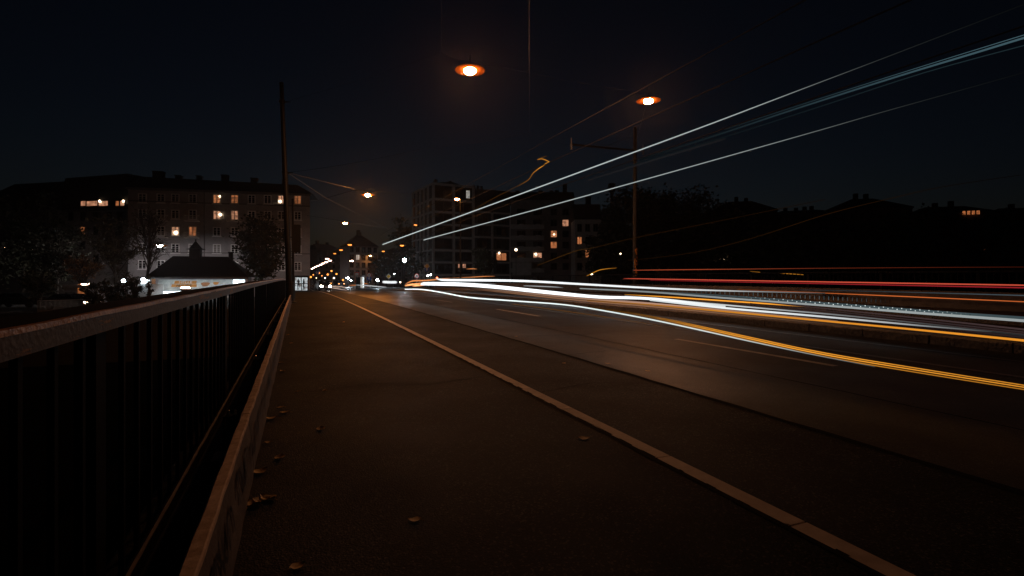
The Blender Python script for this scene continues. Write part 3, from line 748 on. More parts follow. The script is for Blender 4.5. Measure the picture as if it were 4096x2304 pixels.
trail('upper strand of the white pair splitting off toward the right', 11.0, [(2500, 1184, 3, 1.2), (2900, 1220, 3.6, 2.6), (3150, 1242, 3.2, 1.6), (3364, 1261, 3, .8), (3689, 1294, 3, .25), (4000, 1330, 4, .10), (4250, 1360, 4, .08)], WHITE)
trail('lower strand of the white pair, brightest streak at the lower right', 10.85, [(2600, 1200, 4, 3), (2900, 1232, 5, 4), (3150, 1254, 4.8, 3.4), (3364, 1273, 4.6, 2.6), (3560, 1291, 4.2, 1.8), (3689, 1303, 3.8, 1.1), (3830, 1315, 3.2, .6), (3968, 1327, 3, .16)], WHITE)
trail('thick orange streak along the granite kerb out to the right edge', 10.72, [(2350, 1202, 2.4, .18), (2600, 1219, 3.2, .35), (2900, 1246, 4, .6), (3364, 1290, 4.6, .75), (3689, 1321, 5, .8), (4096, 1362, 6, .82), (4300, 1383, 6, .82)], (1, .36, .03))
trail('soft tan streak between the lower white band and the kerb', 10.8, [(2100, 1172, 2.4, .25), (2350, 1196, 3, .4), (2700, 1222, 3.4, .5), (3000, 1250, 3.4, .3), (3350, 1284, 3, .14)], TAN)
trail('broad grey-white band running out low to the right edge', 12.2, [(2320, 1154, 2.5, .3), (2600, 1168, 4, .24), (2900, 1192, 4.5, .30), (3300, 1222, 5, .34), (3700, 1254, 6, .36), (4096, 1283, 7, .34), (4300, 1299, 7, .34)], (.9, 1, 1))
trail('dim teal band above the grey-white one at the right', 12.25, [(2400, 1156, 3, .06), (2900, 1183, 4, .07), (3400, 1221, 6, .085), (3800, 1252, 7, .085), (4096, 1272, 7.5, .07), (4300, 1288, 8, .06)], (.6, .9, 1))
trail('orange streak in the middle of the white bands', 11.5, [(2499, 1178, 1.5, .4), (2673, 1188, 3, 1.0), (2866, 1201, 3.4, 1.1), (3100, 1217, 3.4, 1.0), (3190, 1224, 2.4, .5), (3240, 1228, 1.4, .1)], ORA)
trail('bright red streak along the far barrier out to the right edge', 16.2, [(2493, 1115, 1.2, .3), (2560, 1115, 2, .55), (2900, 1121, 2.4, .62), (3504, 1131, 3, .6), (4096, 1141, 3.4, .55), (4300, 1144, 3.4, .55)], (1, .13, .07))
trail('dark red streak right under the bright red one', 16.25, [(2600, 1121, 1.4, .14), (2900, 1127, 1.8, .26), (3504, 1139, 2.6, .28), (4096, 1151, 3.2, .28), (4300, 1155, 3.2, .28)], (1, .05, .07))
trail('thin red streak at railing height from the far mast to the right', 16.3, [(2535, 1081, 1.6, .3), (2700, 1079, 1.8, .35), (3000, 1076, 1.8, .22), (3300, 1073, 1.6, .12), (3700, 1070, 1.6, .07), (4096, 1068, 1.6, .04)], (1, .16, .06))
trail('thin orange-red line below the far barrier at the right', 13.5, [(2950, 1158, 1.5, .12), (3179, 1167, 1.8, .3), (3504, 1181, 2.2, .6), (3800, 1194, 2.2, .6), (4096, 1207, 2.4, .5), (4300, 1216, 2.4, .5)], (1, .22, .05))
trail('faint blue-grey line just under the far barrier at the right', 14.3, [(3200, 1159, 1.8, .02), (3600, 1168, 2, .05), (4096, 1182, 2.6, .09), (4300, 1188, 2.6, .09)], (.6, .85, 1))
trail('short white streak between the two white bands', 12.4, [(2095, 1143, 1.6, 1), (2150, 1145, 2.6, 1.4), (2220, 1148, 2.4, 1.3), (2252, 1151, 1.2, .4)], WHITE)
trail('short grey streak between the white bands, at the left', 12.0, [(1825, 1131, 1.6, .6), (1900, 1133, 2.4, .9), (1982, 1137, 1.8, .7)], WHITE)
for i, (dy, b, r_, c_) in enumerate(((-3, .30, 1.3, (1, .62, .5)), (3, .42, 1.5, (1, .52, .30)), (8, .20, 1.2, (1, .5, .3)), (12, .34, 1.3, (1, .5, .26)), (16, .13, 1.2, (1, .42, .2)))):
    trail(f'{ORD[i]} of five tan strands from the lower white band down to the granite kerb', 10.76 + .015 * (4 - i), [(1880, 1150 + dy * .45, r_, .02), (2050, 1166 + dy * .6, r_, b * .8), (2262, 1187 + dy * .8, r_ * 1.2, b), (2600, 1214 + dy, r_ * 1.5, b), (2900, 1243 + dy, r_ * 1.5, b * .7), (3250, 1278 + dy, r_ * 1.3, b * .25), (3600, 1313 + dy, r_, .01)], c_)
for i, (dy, b) in enumerate(((0, .05), (9, .03), (17, .045), (26, .022))):
    trail(f'{ORD[i]} of four faint rosy strands at the right, counted down from the grey-white band', 11.4, [(3000, 1204 + dy, 1.5, .01), (3300, 1234 + dy, 2.5, b), (3700, 1275 + dy * 1.1, 3.5, b), (4096, 1318 + dy * 1.2, 4.5, b), (4300, 1340 + dy * 1.2, 4.5, b)], (1, .62, .62))
# pulsing lamps: a row of separate flashes and a row of upright ticks
def beads(label, d, p0, p1, n, w, h, b, colr, slant=0):
    s = MB()
    for i in range(n):
        u = (i / (n - 1)) ** 1.0; px = p0[0] + (p1[0] - p0[0]) * u; py = p0[1] + (p1[1] - p0[1]) * u + (5 if i % 2 and slant else 0)
        v, Z = lane(px, py, d); k = Z / F
        fade = min(1, 4 * u, 5 * (1 - u)) * random.uniform(.6, 1)
        s.tube([v - Vector((0, 0, h * k)), v + Vector((0, 0, h * k))], w * k, 5, True, [[c * b * fade for c in colr]] * 2)
    return tag(s.build('light_trail', M['glow_dim']), label, 'light trail', TG)
beads('row of white dots dotted along the dim teal band', 12.1, (2950, 1184), (3880, 1255), 52, 1.7, 1.6, 1.1, PALE, 1)
beads('row of fine teal upright ticks above the dotted band', 12.9, (2560, 1152), (3560, 1206), 54, .8, 7, .16, (.6, .9, 1))
# curved glows higher up and at the junction
trail('bent orange streak floating above the long pale ones', 8.9, [(2050, 755, 1, .02), (2110, 722, 2, .18), (2135, 690, 2.2, .35), (2180, 657, 3, .8), (2196, 648, 3, .6), (2170, 636, 3, .4), (2150, 638, 2, .25), (2190, 622, 1.2, .06)], ORA, k=8)  # glowing tube put in for a tram pantograph lit by the lamp
trail('thin orange thread slanting down-left from the bent orange streak', 8.9, [(1850, 868, 1, .02), (1950, 806, 1.2, .05), (2050, 755, 1.2, .08), (2110, 722, 1.4, .16)], ORA)
trail('dim brown arc sweeping up over the far bank to the right edge', 15, [(2510, 1043, 1.4, .008), (2775, 1010, 1.4, .014), (3018, 950, 1.5, .022), (3307, 857, 1.6, .022), (3566, 793, 1.6, .012), (3773, 747, 1.6, .005), (4084, 700, 1.6, .002)], ORA)
trail('dim brown line crossing the far mast at mid height', 15, [(2150, 1062, 1.4, .03), (2300, 1005, 1.5, .06), (2380, 990, 1.4, .03), (2537, 952, 1.6, .02), (2907, 878, 1.5, .014), (3300, 798, 1.5, .008)], ORA)
trail('short kinked orange streak left of the far mast', 16, [(2347, 1104, 1.6, .3), (2375, 1090, 2, .5), (2399, 1080, 2, .5), (2430, 1075, 1.6, .4), (2466, 1072, 1.2, .2)], ORA)
trail('short orange dash behind the far railing at the right, left piece', 18.9, [(3000, 1085, 1.2, .15), (3040, 1089, 1.4, .3)], ORA)
trail('longer orange dash behind the far railing at the right', 18.9, [(3072, 1091, 1.2, .3), (3140, 1094, 1.5, .5), (3215, 1099, 1.2, .4)], ORA)
Zj = 66
trail_at('upper orange arc of the turning lights at the left end of the white bands', Zj, [(1622, 1137, 2, .3), (1650, 1124, 3, .8), (1700, 1122, 3, .8), (1755, 1117, 2.5, .8), (1800, 1113, 2, .3)], (1, .33, .10))
trail_at('middle orange arc of the turning lights at the left end', Zj, [(1620, 1143, 3, .8), (1640, 1139, 4, 1.6), (1665, 1136, 3.5, 1.2), (1700, 1131, 2.5, .6)], (1, .4, .14))
trail_at('lowest orange flare of the turning lights at the left end', Zj, [(1650, 1145, 2, .6), (1665, 1142, 3.4, 1.8), (1685, 1141, 3, 1.2), (1705, 1139, 2, .3)], (1, .42, .15))
trail_at('short orange streak at the foot of the slender lamp post', Zj, [(1800, 1112, 1.4, .1), (1880, 1109, 2, .45), (1930, 1106, 2, .6), (1980, 1105, 1.5, .2)], (1, .33, .1))
trail_at('second short orange streak right of the slender lamp post', Zj, [(1865, 1076, 1.5, .2), (1890, 1075, 2, .6), (1908, 1076, 1.4, .2)], (1, .33, .1))
trail_at('thick short white glow of a passing vehicle before the trees', 92, [(1530, 1128, 3, 2), (1536, 1128, 5.5, 4), (1560, 1129, 5.5, 4), (1582, 1129, 5.5, 4), (1588, 1129, 3, 2)], WHITE)
trail_at('thin white streak running past the tram shelter', 92, [(1423, 1140, 1.5, 1), (1460, 1142, 2, 2), (1510, 1146, 2, 2), (1545, 1149, 1.8, 1.6)], WHITE)
trail_at('orange streak on the left of the tram shelter', 96, [(1398, 1141, 1.8, .3), (1425, 1140, 2, .6), (1455, 1134, 2, .7), (1472, 1136, 1.5, .3)], (1, .3, .08))
for i, (a, b, y) in enumerate((((1300, 1148), (1395, 1163), 0), ((1318, 1144), (1360, 1152), 0), ((1330, 1143), (1400, 1153), 0))):
    trail_at(f'{("lowest", "left upper", "right upper")[i]} thin pale rose streak in front of the bright headlights', 72, [(a[0], a[1], 1, .2), ((a[0]+b[0])/2, (a[1]+b[1])/2 - 1, 1.3, .7), (b[0], b[1], 1, .2)], (1, .7, .55))

# ------------------------------------------------------------------ buildings
class Front:
    "a house front running from image column pa at depth Za to pb at Zb"
    def __init__(s, name, pa, Za, pb, Zb, z0, label, cat='building', group=None):
        s.A = at(pa, HOR, Za); s.B = at(pb, HOR, Zb); s.A.z = s.B.z = 0
        s.dir = (s.B - s.A); s.W = s.dir.length; s.dir.normalize(); s.z0 = z0
        s.root = empty(name, (s.A.x, s.A.y, z0), math.atan2(s.dir.y, s.dir.x), label, cat, group)
    def x(s, px):
        r = (px - CX) / F; rx, ry = r * CP + SP, -r * SP + CP
        # ray u*(rx,ry) meets A + l*dir
        det = rx * (-s.dir.y) + s.dir.x * ry
        u = (s.A.x * (-s.dir.y) + s.dir.x * s.A.y) / det
        l = (rx * s.A.y - ry * s.A.x) / det
        return l, u
    def pt(s, px, py):
        l, u = s.x(px)
        return l, EYE + (HOR - py) / F * u - s.z0
WC = {}
def window(root, cx, cz, w_, h_, pane='glass', frame='frame', style='cross', y=-.03, sill=True, name='window', mull=None):
    key = (round(w_, 1), round(h_, 1), frame, style, sill)
    w_, h_ = key[0], key[1]
    if key not in WC:
        s = MB(); a, b = w_ / 2, h_ / 2; f = .13 if style == 'grid' else .07
        s.box(-a, -a + f, -.06, .04, -b, b).box(a - f, a, -.06, .04, -b, b).box(-a + f, a - f, -.06, .04, -b, -b + f).box(-a + f, a - f, -.06, .04, b - f, b)
        if style == 'cross': s.box(-.035, .035, -.055, .03, -b + f, b - f).box(-a + f, a - f, -.05, .03, b * .35 - .03, b * .35 + .03)
        if style == 'split': s.box(-.03, .03, -.05, .03, -b + f, b - f)
        if style == 'grid':
            s.box(-.06, .06, -.055, .03, -b + f, b - f).box(-a + f, a - f, -.05, .03, b * .35 - .03, b * .35 + .03)
            for zz in (-b * .55, -b * .1): s.box(-a + f, a - f, -.045, .03, zz - .015, zz + .015)
        if sill: s.box(-a - .1, a + .1, -.16, .03, -b - .09, -b - .004)
        WC[key] = s.mesh('window', M[frame])
    o = link(name, WC[key], root, (cx, y, cz))
    k2 = (w_, h_, pane)
    if k2 not in WC: WC[k2] = MB().box(-w_/2 + .05, w_/2 - .05, -.02, .02, -h_/2 + .05, h_/2 - .05).mesh('pane', M[pane])
    link('pane', WC[k2], o)
    return o
def bulb(root, x, z, y=-.12, r=.12): 
    MB().ell((x, y, z), r, r * .7, r, 8, 5).build('ceiling_lamp', M['bulb'], root)

# pale corner house on the left
b1 = Front('corner_house', 512, 75, 1240, 81, -1.6, 'pale five storey corner house with lit windows and dark tiled roof left of the street')
rt = b1.root; W = b1.W; top = b1.pt(1000, 772)[1]
MB().prism([(0, 0), (W, 0), (W - 5, 13), (0, 13)], 0, top).build('wall', M['stucco'], rt)
s = MB().prism([(-.4, top + .16), (W + .5, top + .16), (W - 2.6, top + 2.4), (-.4, top + 2.7)], -.45, 6.2, 'y')
s.v = [(x, (y if z < top + .5 else (5.0 if y < 3 else 6.4)), z) for x, y, z in s.v]
s.prism([(-.4, top + .16), (W - 3, top + .16), (W - 4.6, top + 2.4), (-.4, top + 2.7)], 6.5, 13.4, 'y')
roof = s.build('roof', M['roof'], rt)
for px, w_, h_ in ((576, 1.4, 1.0), (662, .7, .5), (750, .6, .6), (860, .9, .9), (985, .9, .6), (1115, .7, .5)):
    l, _ = b1.x(px); MB().box(l - w_/2, l + w_/2, 4.6, 5.6, top + 1.6, top + 2.6 + h_).box(l - w_/2 - .08, l + w_/2 + .08, 4.5, 5.7, top + 2.6 + h_ - .15, top + 2.6 + h_).build('chimney', M['roof'], roof)
MB().box(-.15, W + .2, -.35, 0, top - .14, top + .16).build('cornice', M['ledge'], rt)
for py in (815, 1012):
    z = b1.pt(900, py)[1]; MB().box(-.05, W + .08, -.14, 0, z - .07, z + .07).build('string_course', M['ledge'], rt)
l, _ = b1.x(818); MB().tube([(l, -.1, .2), (l, -.1, top - .2)], .06, 6).build('drainpipe', M['ledge'], rt)
cols = [570, 644, 702, 771, 868, 939, 1007, 1071, 1126, 1191]
rows = [796, 860, 927, 995, 1062]
lit = {(0,4):'lit', (0,5):'lit', (0,8):'lit2', (0,9):'lit', (1,4):'lit2', (1,5):'lit2', (2,2):'lit2', (2,3):'lit', (4,5):'lit3'}
skip = {(3,3): 'blind', (3,4): 'blind'}
balc = {(1,1), (1,3), (1,5), (2,1), (2,3)}
for r_, py in enumerate(rows):
    for c_, px in enumerate(cols):
        sh = (px - 870) / 700 * 8
        l, z = b1.pt(px, py + sh)
        if l > W - 1: continue
        h_ = 1.5 if (r_, c_) in balc else 1.35
        window(rt, l, z, 1.15, h_, lit.get((r_, c_), skip.get((r_, c_), 'glass')), 'frame', 'grid')
        if (r_, c_) in balc:
            s = MB().box(l - .95, l + .95, -.75, 0, z - 1.05, z - .95)
            for q in range(14): s.box(l - .93 + q * .143 - .015, l - .93 + q * .143 + .015, -.74, -.71, z - .95, z - .2)
            s.box(l - .95, l + .95, -.76, -.70, z - .2, z - .15).box(l - .95, l - .9, -.70, 0, z - .2, z - .15).box(l + .9, l + .95, -.70, 0, z - .2, z - .15)
            s.build('balcony', M['white'], rt)
for px, py, rr_ in ((880, 786, .12), (882, 859, .2), (1121, 806, .2), (704, 931, .24)):
    l, z = b1.pt(px, py); bulb(rt, l, z, r=rr_)
l0, z0 = b1.pt(1181, 1168); l1, z1 = b1.pt(1230, 1110)
sf = MB().box(l0 - .15, l1 + .15, -.12, 0, z1, z1 + .3).box(l0 - .12, l0, -.1, 0, z0, z1).box(l1, l1 + .12, -.1, 0, z0, z1).box((l0 + l1) / 2 - .05, (l0 + l1) / 2 + .05, -.1, 0, z0, z1).box(l0, l1, -.09, 0, z1 - 1.0, z1 - .9).build('shop_front', M['black'], rt)
MB().box(l0, l1, -.05, .04, z0, z1).build('pane', M['shop'], sf)

# darker house at the far left with lit attic
b0 = Front('attic_house', 236, 84, 506, 80, -1.6, 'dark grey house with a broad lit attic window, partly behind bare trees')
rt = b0.root; W = b0.W; top = b0.pt(380, 838)[1]
MB().box(0, W, 0, 11, 0, top).build('wall', M['stucco_grey'], rt)
z2 = b0.pt(380, 700)[1]
roof = MB().prism([(-.3, top), (W + .2, top), (W + .2, top + 1.9), (W - .5, z2), (.5, z2), (-.3, top + 1.9)], .6, 10, 'y').build('roof', M['roof'], rt)
MB().box(-.4, W + .3, -.3, .6, top - .2, top + .1).build('cornice', M['ledge'], rt)
for pa, pb, pane in ((308, 330, 'lit2'), (332, 377, 'lit2'), (380, 420, 'lit2'), (448, 464, 'lit'), (466, 486, 'lit2')):
    la, za = b0.pt(pa, 824); lb2, zb2 = b0.pt(pb, 800)
    window(rt, (la + lb2) / 2, (za + zb2) / 2, lb2 - la, zb2 - za, pane, 'black', 'none', y=.54, sill=False)
l, z = b0.pt(388, 803); bulb(rt, l, z, .4, .2); l, z = b0.pt(483, 803); bulb(rt, l, z, .4, .2)
for py in (865, 922, 980, 1037):
    for px in (285, 333, 385, 440, 480):
        l, z = b0.pt(px, py); window(rt, l, z, 1.1, 1.3, 'lit' if (py, px) == (922, 333) else 'glass', 'black', 'split')
# still darker house at the left edge
bL = Front('dark_house', -80, 92, 232, 88, -1.6, 'almost black house behind the trees at the left edge')
rt = bL.root; W = bL.W; top = bL.pt(100, 800)[1]
MB().box(0, W, 0, 11, 0, top).build('wall', M['stucco_dark'], rt)
MB().prism([(-.4, top), (11.4, top), (5.5, top + 4.2)], -.3, W + .3, 'x').build('roof', M['roof'], rt)
for py in (820, 880, 940, 1000, 1060):
    for px in (10, 60, 110, 160, 205):
        l, z = bL.pt(px, py); window(rt, l, z, 1.1, 1.4, 'glass', 'black', 'split')

# low pavilion with garage and orange shutter
pv = Front('pavilion', 236, 52, 350, 52, GROUND, 'low flat pavilion with a dark garage opening and a glowing orange shutter')
rt = pv.root; W = pv.W; top = pv.pt(300, 1152)[1]
MB().box(0, W, 0, 5, 0, top).build('wall', M['stucco'], rt)
MB().box(-.25, W + .25, -.5, 5.2, top, top + .32).build('flat_roof', M['stucco_grey'], rt)
la, _ = pv.x(262); lb2, _ = pv.x(303); MB().box(la, lb2, -.05, .05, 0, top - .45).build('garage_door', M['black'], rt)
la, _ = pv.x(313); lb2, _ = pv.x(342)
s = MB()
for q in range(6): s.box(la, lb2, -.06, .04, .15 + q * .36, .46 + q * .36)
s.build('shutter', M['shutter'], rt)

# kiosk with lettered awning
kk = Front('kiosk', 606, 57, 984, 60, GROUND, 'kiosk with dark hipped roof, roof lantern and brightly lit lettered awning')
rt = kk.root; W = kk.W; ez = kk.pt(790, 1108)[1]; rz = kk.pt(790, 1021)[1]
MB().box(.3, W - .3, 1.6, 6, 0, ez).build('wall', M['stucco'], rt)
l0, _ = kk.x(655); l1, _ = kk.x(888)
s = MB(); s.v = [(-.5, -.4, ez), (W + .3, -.4, ez), (W + .3, 7, ez), (-.5, 7, ez), (l0, 3.3, rz), (l1, 3.3, rz)]
s.f = [(0, 1, 5, 4), (1, 2, 5), (2, 3, 4, 5), (3, 0, 4), (3, 2, 1, 0)]
roof = s.build('roof', M['roof'], rt)
MB().box(-.5, W + .3, -.45, -.4, ez - .22, ez + .02).build('fascia', M['ledge'], rt)
la, za = kk.pt(729, 1022); lb2, zb2 = kk.pt(774, 992); lc = (la + lb2) / 2; hw = (lb2 - la) / 2
zt = kk.pt(747, 954)[1]
MB().box(lc - hw, lc + hw, 3.3 - hw, 3.3 + hw, za - .5, zb2).lathe([(hw * 2.0, zb2), (hw * 1.25, zb2 + .12), (hw * .75, zb2 + .5), (hw * .2, zt - .15), (.05, zt)], (lc, 3.3, 0), 4).ell((lc, 3.3, zt + .05), .09, .09, .12, 8, 5).build('roof_lantern', M['roof'], roof)
l, z = kk.pt(901, 1006); MB().box(l - .22, l + .22, 3, 3.5, z - 1.4, z).box(l - .28, l + .28, 2.94, 3.56, z, z + .1).build('chimney', M['roof'], roof)
la, az1 = kk.pt(622, 1119); lb2, az0 = kk.pt(930, 1160)
aw = MB(); nseg = 12
for i in range(nseg):
    x0, x1 = la + (lb2 - la) * i / nseg, la + (lb2 - la) * (i + 1) / nseg
    aw.box(x0 + .005, x1 - .005, 0, .05, 0, 1)
ay0, ay1 = .25, 1.15
aw.v = [(x, ay0 + (ay1 - ay0) * z + (y - .0) , az0 + (az1 - az0) * z) for x, y, z in aw.v]
awn = aw.build('awning', M['awning'], rt)
slope = math.atan2(az1 - az0, ay1 - ay0)
def on_awning(me, px, py, name, off=.02):
    l, z = kk.pt(px, py); v = (z - az0) / (az1 - az0)
    o = link(name, me, awn, (l, ay0 + (ay1 - ay0) * v - off * math.sin(slope), z + off * math.cos(slope))); o.rotation_euler = (slope, 0, 0); return o
hl = math.hypot(az1 - az0, ay1 - ay0)
on_awning(MB().box(-1.1, 1.1, -.21, .21, -.004, .004).mesh('banner', M['orange']), 733, 1130, 'banner', .014)
on_awning(MB().box(-1.25, 1.25, -.19, .19, -.004, .004).mesh('banner', M['orange']), 730, 1143, 'banner', .014)
on_awning(text_mesh('HELLE', .50, M['white']), 733, 1130, 'lettering', .026)
on_awning(text_mesh('FREUDE', .44, M['black']), 730, 1143, 'lettering', .026)
def blob(k):
    return [(k * math.cos(a) * (1 + .25 * math.sin(3 * a)), k * .9 * math.sin(a) * (1 + .2 * math.cos(2 * a))) for a in [i * math.pi / 9 for i in range(18)]]
on_awning(MB().prism(blob(.42), -.004, .004).mesh('printed_patch', M['brick']), 815, 1138, 'printed_patch', .016)
on_awning(MB().prism(blob(.28), -.004, .004).mesh('printed_patch', M['orange']), 857, 1134, 'printed_patch', .016)
MB().box(la + .2, W - .8, -.30, -.2, ez - .12, ez - .07).build('strip_light', M['kiosk_tube'], rt)
MB().box(la, lb2 + .5, .2, .9, az0 - .9, az0 - .72).build('counter', M['white'], rt)
MB().box(la, lb2 - 1.2, .22, .26, az0 - .62, az0 - .1).build('lit_counter_front', M['cold_soft'], rt)
for px, mt in ((614, 'brick'), (985, 'white')):
    l, _ = kk.x(px); MB().box(l - .14, l + .14, -.1, .2, 0, ez - .02).build('post', M[mt], rt)
l, z = kk.pt(965, 1128)
MB().box(l - .9, l + .5, .3, .36, z - .5, z + .25).build('lit_side_window', M['cold_soft'], rt)

# stall lights and white-lit stand left of the kiosk
st = Front('market_stand', 545, 55, 600, 55, GROUND, 'small brightly lit white stand between dark trunks left of the kiosk', 'stand')
l0, z0 = st.pt(560, 1180); l1, z1 = st.pt(596, 1118)
MB().box(l0 - .2, l1 + .2, 0, 2, 0, z1 - .5).build('counter', M['white'], st.root)
MB().box(l0 - .3, l1 + .3, -.5, 2.1, z1 + .2, z1 + .3).build('stand_roof', M['roof'], st.root)
MB().box(l0, l1, .1, .14, z1 - .45, z1 - .05).build('lit_panel', M['cold_soft'], st.root)
MB().ell(((l0 + l1) / 2, -.2, z1 + .05), .22, .1, .1, 8, 5).build('lamp', M['cold_left'], st.root)

# fence on the left bank
fn = empty('bank_fence', (0, 0, 0), 0, 'pale upright bar fence on the bank below the pavilion', 'fence')
A = at(150, 1245, 42); B = at(560, 1215, 48); A.z = B.z = GROUND; dv = (B - A)
s = MB()
for i in range(90):
    p = A + dv * (i / 89); s.box(p.x - .012, p.x + .012, p.y - .012, p.y + .012, GROUND, GROUND + 1.0)
s.tube([A + Vector((0, 0, 1)), B + Vector((0, 0, 1))], .025, 5).tube([A + Vector((0, 0, .15)), B + Vector((0, 0, .15))], .02, 5).build('bars', M['tin'], fn)

# grid-fronted block on the right of the street
def block_side(fr, depth, h, mat, name='wall'): return MB().box(0, fr.W, 0, depth, 0, h).build(name, M[mat], fr.root)
r1 = Front('office_block', 1732, 126, 1892, 131, -.7, 'modern block with a pale stone grid and one lit top window')
rt = r1.root; W = r1.W; top = r1.pt(1800, 741)[1]
block_side(r1, 16, top, 'bay')
s = MB(); ZF = [741, 801, 851, 900, 950, 1002, 1050, 1100]
zs = [r1.pt(1800, q)[1] for q in ZF]; xsn = [0, W * .5, W]
for x in xsn: s.box(x - .28, x + .28, -.45, 0, 0, top + .2)
for z in zs: 
    for x0, x1 in zip(xsn, xsn[1:]): s.box(x0 + .28, x1 - .28, -.42, 0, z - .25, z + .25)
ysd = [3.2 * q for q in range(1, 6)]
for y in ysd: s.box(-.45, 0, y - .25, y + .25, 0, top + .2)
for z in zs: s.box(-.42, 0, -.0, 16, z - .2, z + .2)
s.build('stone_grid', M['grid'], rt)
for zi in range(len(zs) - 1):
    for x0, x1 in zip(xsn, xsn[1:]):
        cz = (zs[zi] + zs[zi + 1]) / 2; hh_ = zs[zi] - zs[zi + 1] - .8
        pane = 'glass'
        window(rt, (x0 + x1) / 2, cz, x1 - x0 - 1.0, hh_, pane, 'bay', 'split', sill=False)
l, z = r1.pt(1871, 778); window(rt, l, z, 1.1, 2.1, 'lit3', 'black', 'cross', y=-.12, sill=False)
for q in (1838, 1856):
    l, z = r1.pt(q, 1064); window(rt, l, z, 1.0, 1.1, 'lit2', 'black', 'split', y=-.12, sill=False)
z = top; MB().box(3, 8, 3, 9, z, z + 1.2).box(1.5, 2.2, 3, 4, z, z + 1.8).tube([(5, 4, z + 1.2), (6, 4, z + 1.7), (7, 4, z + 1.2)], .3, 6).build('roof_plant', M['bay'], rt)
r1b = Front('office_block', 1894, 131.2, 2041, 136, -.7, 'lower dark wing with stone grid and paired lit windows right of the post lamp')
rt = r1b.root; W = r1b.W; top = r1b.pt(1960, 759)[1]; tg = r1b.pt(1960, 851)[1]
block_side(r1b, 15, top, 'bay')
s = MB(); zs = [r1b.pt(1960, q)[1] for q in (851, 900, 950, 1002, 1050, 1100)]; xsn = [W * .49, W]
for x in xsn: s.box(x - .25, x + .25, -.45, 0, 0, zs[0])
for z in zs: s.box(.0, xsn[0] - .25, -.42, 0, z - .22, z + .22).box(xsn[0] + .25, W - .25, -.42, 0, z - .22, z + .22)
s.build('stone_grid', M['grid'], rt)
for zi in range(5):
    for px in (1930, 2005):
        l, _ = r1b.x(px); cz = (zs[zi] + zs[zi + 1]) / 2
        window(rt, l, cz, 3.0, zs[zi] - zs[zi + 1] - 1.1, 'lit' if (zi, px) == (3, 2005) else 'glass', 'bay', 'split', sill=False)
l, z = r1b.pt(1996, 1012); bulb(rt, l, z, -.15, .25)
for px in (1915, 1930, 1945):
    l, z = r1b.pt(px, 755); MB().lathe([(.3, 0), (.3, .9), (.45, 1.0), (.2, 1.4)], (l, 3, top), 8).build('vent', M['bay'], rt)
# balcony block
r2 = Front('balcony_block', 2043, 128, 2296, 128, -.7, 'wide dark balcony block with a few warm windows behind the long pale streaks')
rt = r2.root; W = r2.W; top = r2.pt(2150, 800)[1]
block_side(r2, 13, top, 'stucco_dark')
roof = MB().prism([(-.3, top), (13.4, top), (10, top + 2.4), (2.6, top + 2.4)], -.2, W + .2, 'x').build('roof', M['roof'], rt)
for px, hh_ in ((2070, .5), (2110, .5), (2165, .5), (2210, .5), (2232, .6), (2265, 2.2)):
    l, _ = r2.x(px); MB().box(l - .5, l + .5, 3, 4, top + 2, top + 2.4 + hh_).build('chimney', M['roof'], roof)
rw = [848, 892, 936, 980, 1024, 1066]
for ri, py in enumerate(rw):
    for ci, px in enumerate((2085, 2150, 2215, 2262)):
        l, z = r2.pt(px, py)
        pn = {(2, 2): 'lit', (1, 3): 'lit2', (3, 2): 'lit', (4, 1): 'lit2'}.get((ri, ci), 'glass')
        window(rt, l, z, 2.2 if ci < 2 else 1.6, 1.7, pn, 'grid' if pn != 'glass' else 'bay', 'split', sill=False)
        if ci < 2 and ri > 0:
            MB().box(l - 2.6, l + 1.6, -1.2, 0, z - 1.5, z - 1.35).box(l - .5, l + .6, -1.22, -1.16, z - 1.35, z - .35).box(l - 2.6, l - .5, -1.2, -1.16, z - 1.35, z - .5).box(l + .6, l + 1.6, -1.2, -1.16, z - 1.35, z - .5).build('balcony', M['stucco_grey'], rt)
l, z = r2.pt(2143, 1017); bulb(rt, l, z, -.15, .25); l, z = r2.pt(2216, 938); bulb(rt, l, z, -.15, .15)
l0, z0 = r2.pt(2050, 1100); l1, z1 = r2.pt(2125, 1050); MB().box(l0, l1, -1.5, -1.2, z0, z1).build('garden_wall', M['stucco_grey'], rt)
# pale narrow house
r3 = Front('narrow_house', 2300, 120, 2404, 120, -.7, 'narrow pale house with two window columns left of the far tree mass')
rt = r3.root; W = r3.W; top = r3.pt(2350, 878)[1]
block_side(r3, 11, top, 'stucco_grey')
MB().prism([(-.3, top), (11.3, top), (8, top + 4), (3, top + 4)], -.2, W + .2, 'x').build('roof', M['roof'], rt)
l, _ = r3.x(2364); MB().box(l - .6, l + .6, 4, 5, top + 3, top + 5.8).box(l - .7, l + .7, 3.9, 5.1, top + 5.8, top + 6).build('chimney', M['roof'], rt)
for py in (911, 962, 1015, 1066):
    for px in (2318, 2350, 2382):
        l, z = r3.pt(px, py); window(rt, l, z, 1.1, 1.8, 'lit' if (py, px) in ((1015, 2350), (962, 2318)) else 'glass', 'stucco_dark', 'split')

